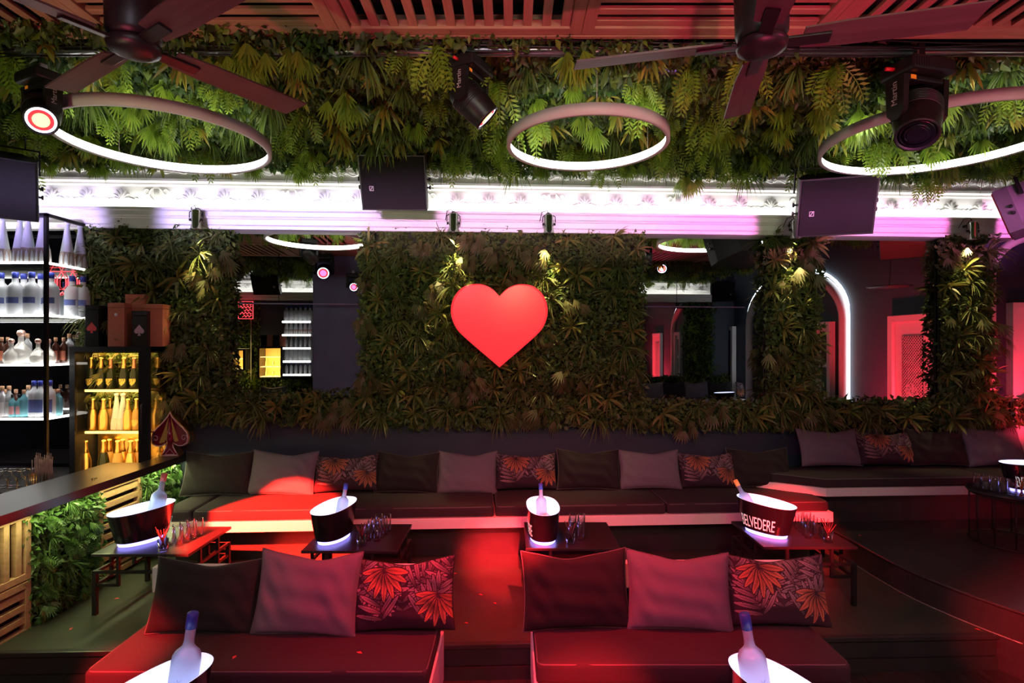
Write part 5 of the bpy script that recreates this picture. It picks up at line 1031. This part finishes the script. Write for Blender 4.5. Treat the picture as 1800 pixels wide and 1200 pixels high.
# ------------------------------------------------------------------ what the mirrors show: the rest of the room
def solid_w(name, mb, m, label, cat=None): 
    return solo(name, mb, m, label, cat, WM) if cat else struct(name, mb, m, WM, label)
pu0, pu1 = PR(551, 600, 5.6)[0], PR(634, 600, 5.6)[0]
solid_w('wall_pillar', MB().box(pu0, pu1, -6.5, -5.6, 0, 4.3), mat('navy_pillar', (0.16, 0.20, 0.36), 0.5, var=0.3, scale=3), 'navy pillar seen in the left mirror')
RFm = Matrix.Translation(W(0, VR, 0)) @ Matrix.Rotation(PHI + PI, 4, 'Z') @ Matrix.Rotation(PI / 2, 4, 'X')    # x=-u, y=z, z=outward
def rearpx(x0, x1, yt, yb, V=9.5):
    ua, ub = PR(x0, 600, V)[0], PR(x1, 600, V)[0]; xm = (x0 + x1) / 2; return -ub, -ua, PR(xm, yb, V)[1], PR(xm, yt, V)[1]
for (a, b, c, d, l, n) in ((1207, 1252, 530, 680, 'leafy column on the facing wall, seen in the mirror right of the heart', 8), (1130, 1345, 662, 684, 'leafy hedge strip on the facing wall in the right mirror', 10), (403, 552, 664, 692, 'leafy hedge strip on the facing wall in the left mirror', 8), (403, 455, 530, 664, 'dark leafy panel of the far bar in the left mirror', 6)):
    q_ = rearpx(a, b, c, d); green_panel('green_wall', q_[0], q_[1], q_[2], q_[3], RFm, l, n, TC if n == 8 else TW, L_ceil, 700, 0.15, (0.06, 0.12))
q_ = rearpx(1080, 1208, 528, 662); solid_w('wall_mirror', MB().box(-q_[1], -q_[0], VR, VR + 0.02, q_[2], q_[3]), M_mirror, 'mirror on the facing wall that repeats the reflections', 'mirror')
# rear bench, pillows, bucket
ra, rb = PR(1128, 690, 8.4)[0], URT - 0.05; zb = PR(1270, 704, 8.4)[1]
rbn = thing('bench', 'bench facing the mirrors, its white edge lit pink', 'bench', WM); part('seat_board', MB().box(ra, rb, -9.5, -8.4, zb - 0.10, zb), M_board, rbn); part('plinth', MB().box(ra, rb, -9.4, -8.6, 0, zb - 0.10), M_dark, rbn)
for i, px in enumerate((1145, 1182, 1222, 1262, 1312)):
    u = PR(px, 690, 9.1)[0]; place(KITS['gdgdp'[i]][0], 'throw_pillow', ORD[i] + ' pillow from the left on the facing bench in the right mirror', 'pillow', WM @ Matrix.Translation((u, -9.05, zb + 0.24)) @ Matrix.Rotation(PI, 4, 'Z') @ Matrix.Rotation(R(-15), 4, 'X'), 'pillows on the facing bench')
u, z = PR(1272, 700, 7.9); tq = T(0, 0, 0); mm = WM @ Matrix.Translation((u, -7.9, z - 0.12))
place(table_kit(0.76, 0.68, z - 0.12), 'low_table', 'low table before the facing bench, seen in the right mirror', 'table', WM @ Matrix.Translation((u, -7.9, 0))); place(bucket_kit(), 'ice_bucket', 'glowing ice bucket seen in the right mirror', 'ice bucket', mm, 'glowing ice buckets')
u, z = PR(487, 692, 9.0); place(KG[1], 'throw_pillow', 'blue grey pillow at the bottom of the left mirror', 'pillow', WM @ Matrix.Translation((u, -8.8, z)) @ Matrix.Rotation(PI, 4, 'Z'))
# facing bar in the left mirror: lit shelves, gold fridges, boxes, sign
def rbox(x0, x1, yt, yb, v0, v1): 
    ua, ub = PR(x0, 600, -v1)[0], PR(x1, 600, -v1)[0]; return (ua, ub, v0, v1, PR((x0 + x1) / 2, yb, -v1)[1], PR((x0 + x1) / 2, yt, -v1)[1])
x = rbox(497, 547, 548, 664, -9.5, -9.0); s2 = thing('bar_shelf', 'white-lit bottle shelves of the facing bar in the left mirror', 'shelf', WM)
part('back_panel', MB().box(x[0], x[1], -9.5, -9.45, x[4], x[5]), mat('bar_back', (0.25, 0.28, 0.34), 0.3), s2)
for i in range(5):
    z = x[4] + (x[5] - x[4]) * (0.05 + i * 0.2); part('shelf_plate', MB().box(x[0], x[1], -9.45, -9.0, z - 0.03, z), M_board, s2); part('led_edge', MB().box(x[0], x[1], -9.0, -8.99, z - 0.03, z + 0.02), M_ledw, s2)
    for k in range(6): place([BK_W, BK_BV, BK_CL, BK_C, BK_BV][i][:2], 'bottle', ORD[k] + ' bottle on the ' + ['lowest', 'second lowest', 'middle', 'second highest', 'top'][i] + ' facing bar shelf in the left mirror', 'bottle', WM @ Matrix.Translation((x[0] + (k + 0.5) * (x[1] - x[0]) / 6, -9.15, z)), 'bottles on the facing bar')
for j, (a, b, c, d) in enumerate(((457, 494, 612, 664), (409, 428, 616, 650))):
    x = rbox(a, b, c, d, -9.4, -8.95); g2 = thing('display_fridge', ['gold-lit fridge of the facing bar in the left mirror', 'narrow gold-lit fridge at the left edge of the left mirror'][j], 'fridge', WM)
    part('cabinet', MB().box(x[0] - 0.05, x[1] + 0.05, -9.45, -9.4, x[4], x[5] + 0.05).box(x[0] - 0.05, x[0], -9.4, -8.95, x[4], x[5] + 0.05).box(x[1], x[1] + 0.05, -9.4, -8.95, x[4], x[5] + 0.05).box(x[0], x[1], -9.4, -8.95, x[5], x[5] + 0.05), M_black, g2)
    part('gold_lining', MB().box(x[0], x[1], -9.4, -9.39, x[4], x[5]), mat('gold_lit_lining', (0.9, 0.6, 0.2), 0.5), g2)
    for k in range(3): part('shelf_plate', MB().box(x[0], x[1], -9.39, -9.0, x[4] + 0.02 + k * 0.26, x[4] + 0.04 + k * 0.26), M_ledg, g2)
    lamp('fridge_lamp', 'AREA', W((x[0] + x[1]) / 2, -9.0, (x[4] + x[5]) / 2), 14, (1, 0.65, 0.2), rot=(R(-90), 0, PHI), size=0.5, size_y=0.7)
    if j == 0:
        for k in range(6): place(CK_G, 'champagne_bottle', ORD[k % 3] + ' champagne bottle in the ' + ['lower', 'upper'][k // 3] + ' row of the facing fridge', 'bottle', WM @ Matrix.Translation((x[0] + 0.1 + (k % 3) * 0.18, -9.15, x[4] + 0.04 + (k // 3) * 0.26)) @ Matrix.Diagonal((.7, .7, .7, 1)), 'champagne in the facing fridge')
        for k, m_ in enumerate((M_blackbox, M_orange, M_blackbox, M_orange)): solo('gift_box', MB().box(-0.07, 0.07, -0.07, 0.07, 0, 0.30, bev=0.004).box(-0.072, 0.072, -0.072, 0.072, 0.26, 0.265), m_, ['black gift box at the left on the facing fridge', 'orange gift box between black ones on the facing fridge', 'second black gift box on the facing fridge', 'orange gift box at the right on the facing fridge'][k], 'box', WM @ Matrix.Translation((x[0] + 0.06 + 0.16 * k, -9.15, x[5] + 0.05)), 'boxes on the facing fridge')
u, z = PR(433, 545, 9.3); n2 = thing('neon_sign', 'red neon sign of the facing bar seen in the left mirror', 'sign', WM @ Matrix.Translation((u, -9.3, z)))
part('neon_frame', MB().tube([(-0.19, 0, -0.23), (0.19, 0, -0.23), (0.19, 0, 0.23), (-0.19, 0, 0.23)], 0.012, 6, True), M_neon, n2)
for k in range(5): part('neon_tube', MB().tube([(-0.15 + 0.03 * i, 0, 0.16 - 0.08 * k + 0.03 * ((i * 7 + k) % 3 - 1)) for i in range(11)], 0.010, 5), M_neon, n2)
part('hanging_pole', MB().tube([(0.14, 0.0, -0.23), (0.14, 0, -1.9)], 0.012, 6), M_board, n2)
# side wall: arch with glowing edge, lattice door, glazed door
def on_side(px, py): return PS(px, py, URT - 0.02)
va, vb = on_side(1484, 600)[0], on_side(1318, 600)[0]; ztop = on_side(1420, 478)[1]
arch = struct('door_2', MB(), M_arch, WM, 'wide white arch with a glowing outer edge in the side wall') if False else None
ar = thing('arch_trim', 'white arch moulding with glowing edge on the side wall, seen in the right mirrors', 'arch', WM)
rad = (va - vb) / 2; vc = (va + vb) / 2; zs = ztop - min(rad, 1.1); e = min(rad, 1.1)
path = [(URT - 0.04, va, 0.2)] + [(URT - 0.04, vc + rad * math.cos(PI * k / 24), zs + e * math.sin(PI * k / 24)) for k in range(25)] + [(URT - 0.04, vb, 0.2)]
part('moulding', MB().tube(path, 0.11, 8), M_arch, ar)
part('led_edge', MB().tube([(x, vc + (y - vc) * 1.035 + (0.05 if y > vc else -0.05), z + (0.13 if z > zs else 0)) for x, y, z in path], 0.03, 6), mat('led_arch', (1, 1, 1), 0.5, emit=(0.85, 0.95, 1), es=4), ar)
struct('wall_niche_shade', MB().box(URT - 0.012, URT - 0.002, vb, va, 0.2, zs), mat('niche_shade_black', (0.012, 0.014, 0.02), 0.5), WM, 'flat black panel painted as the shade inside the arch')  # thin sheet on the wall; its black colour stands for recess shade
def door(x0, x1, yt, zlow, label, name, lattice):
    v0, v1 = on_side(x0, 600)[0], on_side(x1, 600)[0]; v0, v1 = min(v0, v1), max(v0, v1); z1 = on_side((x0 + x1) / 2, yt)[1]; z0 = zlow; X = URT - 0.02
    d = struct(name, MB().box(X - 0.05, X, v0, v1, z0, z1), M_doorw, WM, label); fwd = 0.11
    for (a, b, c, e_) in ((v0, v0 + fwd, z0, z1), (v1 - fwd, v1, z0, z1), (v0 + fwd, v1 - fwd, z1 - fwd, z1)): part('door_frame', MB().box(X - 0.12, X - 0.05, a, b, c, e_, bev=0.01), M_doorw, d)
    w0, w1 = v0 + fwd + 0.16, v1 - fwd - 0.16
    if lattice:
        part('dark_glass', MB().box(X - 0.058, X - 0.052, w0, w1, z0 + 0.2, z1 - 0.35), M_dark, d); lat = MB(); n = 26; H = z1 - 0.35 - z0 - 0.2; wd = w1 - w0; stp = 0.055
        k = -H
        while k < wd:
            for sg in (1, -1):
                a = max(0, k); b = min(wd, k + H)
                if b > a:
                    p0, p1 = (a, a - k), (b, b - k)
                    if sg < 0: p0, p1 = (wd - a, a - k), (wd - b, b - k)
                    lat.tube([(X - 0.062, w0 + p0[0], z0 + 0.2 + p0[1]), (X - 0.062, w0 + p1[0], z0 + 0.2 + p1[1])], 0.009, 4)
            k += stp
        part('lattice', lat, M_doorw, d); zc = z0 + 0.2 + H * 0.5; ro = MB()
        for k in range(8): ro.tube([(X - 0.07, (w0 + w1) / 2 + 0.085 * math.cos(k * PI / 4) + 0.05 * math.cos(j * PI / 6), zc + 0.085 * math.sin(k * PI / 4) + 0.05 * math.sin(j * PI / 6)) for j in range(12)], 0.008, 5, True)
        part('rosette', ro, M_doorw, d)
    else:
        hz = (z1 - z0 - 0.3) / 3
        for k in range(3): part('glass_pane', MB().box(X - 0.056, X - 0.05, w0 - 0.06, w1 + 0.06, z0 + 0.15 + k * hz, z0 + 0.05 + (k + 1) * hz), mat('dim_pane', (0.10, 0.13, 0.10), 0.1), d)
    return d
door(1568, 1648, 553, 0.47, 'white door with lattice grille and rosette, lit pink, in the mirror', 'door_1', True)
door(1436, 1466, 566, 0.47, 'white glazed door inside the arch, in the mirror', 'door_2', False)
door(1277, 1293, 574, 0.2, 'white door jamb lit pink, seen in the right mirror', 'door_3', False)
dv, dz = on_side(1605, 640); lamp('door_wash', 'SPOT', W(URT - 1.1, dv, 0.6), 1100, (1, 0.03, 0.06), aim=W(URT, dv - 0.1, 1.6), size=0.1, angle=110, blend=1)
dv, dz = on_side(1285, 640); lamp('door_wash', 'SPOT', W(URT - 1.3, dv, 0.6), 1100, (1, 0.03, 0.06), aim=W(URT, dv, 1.6), size=0.1, angle=110, blend=1)
# loudspeakers seen in the mirrors
def spk_m(px, py, V, yaw, tilt, label, **kw):
    u, z = PR(px, py, V); return speaker(W(u, -V, z), yaw, tilt, label, **kw)
spk_m(472, 496, 8.6, PI + PHI, R(26), 'black loudspeaker over the facing bar, seen in the left mirror', s=1.2)
spk_m(1270, 512, 8.2, PI + PHI + 0.4, R(20), 'black loudspeaker beside the leafy column, seen in the right mirror', s=1.0)
u, z = PR(1560, 505, 2.2); dk = thing('ceiling_disc', 'flat dark hanging disc seen in the mirror beside the lattice door', 'ceiling fitting', WM @ Matrix.Translation((u, -2.2, z)))
part('disc', MB().lathe([(0.0001, 0), (0.3, 0.0), (0.31, 0.012), (0.05, 0.03), (0.0001, 0.032)], 28), M_plast, dk); part('hanger', MB().tube([(0, 0, 0.03), (0.02, 0, 0.3), (0.0, 0, 4.3 - z)], 0.005, 6), M_black, dk)
# arch at the right end of the back wall, with a pink-lit door jamb
a0u, a0z = PW(1740, 478, -0.02); au = a0u + 0.62
ab = thing('arch_trim', 'white arch moulding at the right edge of the back wall', 'arch', WM)
pa = [(a0u, -0.03, 0.5)] + [(au + 0.62 * math.cos(PI - PI * k / 20), -0.03, a0z - 0.05 + 0.48 * math.sin(PI * k / 20)) for k in range(21)] + [(au + 0.62, -0.03, 0.5)]
part('moulding', MB().tube(pa, 0.05, 8), M_arch, ab)
ju = PW(1784, 600, -0.05)[0]; jz = PW(1790, 541, -0.05)[1]
jd = struct('door_4', MB().box(ju, ju + 0.75, -0.06, 0.0, 0.5, jz), M_doorw, WM, 'white door inside the right-edge arch, lit pink'); part('door_frame', MB().box(ju - 0.06, ju, -0.09, 0.0, 0.5, jz + 0.06).box(ju, ju + 0.75, -0.09, 0.0, jz, jz + 0.06), M_doorw, jd)
lamp('door_wash', 'SPOT', W(ju - 0.1, -0.9, 1.2), 150, (1, 0.03, 0.08), aim=W(ju + 0.1, 0, 1.9), size=0.08, angle=80, blend=1)
# fill lamps added behind the camera, shaped as small track spots
def added_track_spot(loc, aim, power, col, angle, label):
    t = thing('added_track_spot', label, 'spotlight', Matrix.Translation(loc)); d = (Vector(aim) - Vector(loc)).normalized()
    part('can', MB().lathe([(0.05, -0.10), (0.055, -0.09), (0.055, 0.06), (0.05, 0.07), (0.048, 0.05)], 18), M_plast, t, d.to_track_quat('Z', 'Y').to_matrix().to_4x4()); part('stem', MB().tube([(0, 0, 0.0), (0, 0, 0.35)], 0.01, 6), M_black, t)
    lamp('added_track_lamp', 'SPOT', Vector(loc) + d * 0.1, power, col, aim=aim, size=0.06, angle=angle, blend=0.6)
added_track_spot((-1.9, -0.3, 3.9), (-2.9, 4.6, 0.3), 105, (0.95, 1.0, 0.66), 36, 'added black track spotlight behind the camera at the left')
added_track_spot((1.6, -0.5, 3.9), (2.9, 4.6, 0.3), 170, (1.0, 0.95, 0.75), 28, 'added black track spotlight behind the camera at the right')
added_track_spot((0.9, -1.6, 3.8), (0.6, 6.4, 3.0), 230, (0.95, 1.0, 0.60), 50, 'added black track spotlight behind the camera, aimed at the green wall')
added_track_spot((-0.45, -1.2, 3.9), (0.2, 5.4, 1.2), 90, (0.92, 0.84, 1.0), 75, 'added black track spotlight behind the camera in the middle')
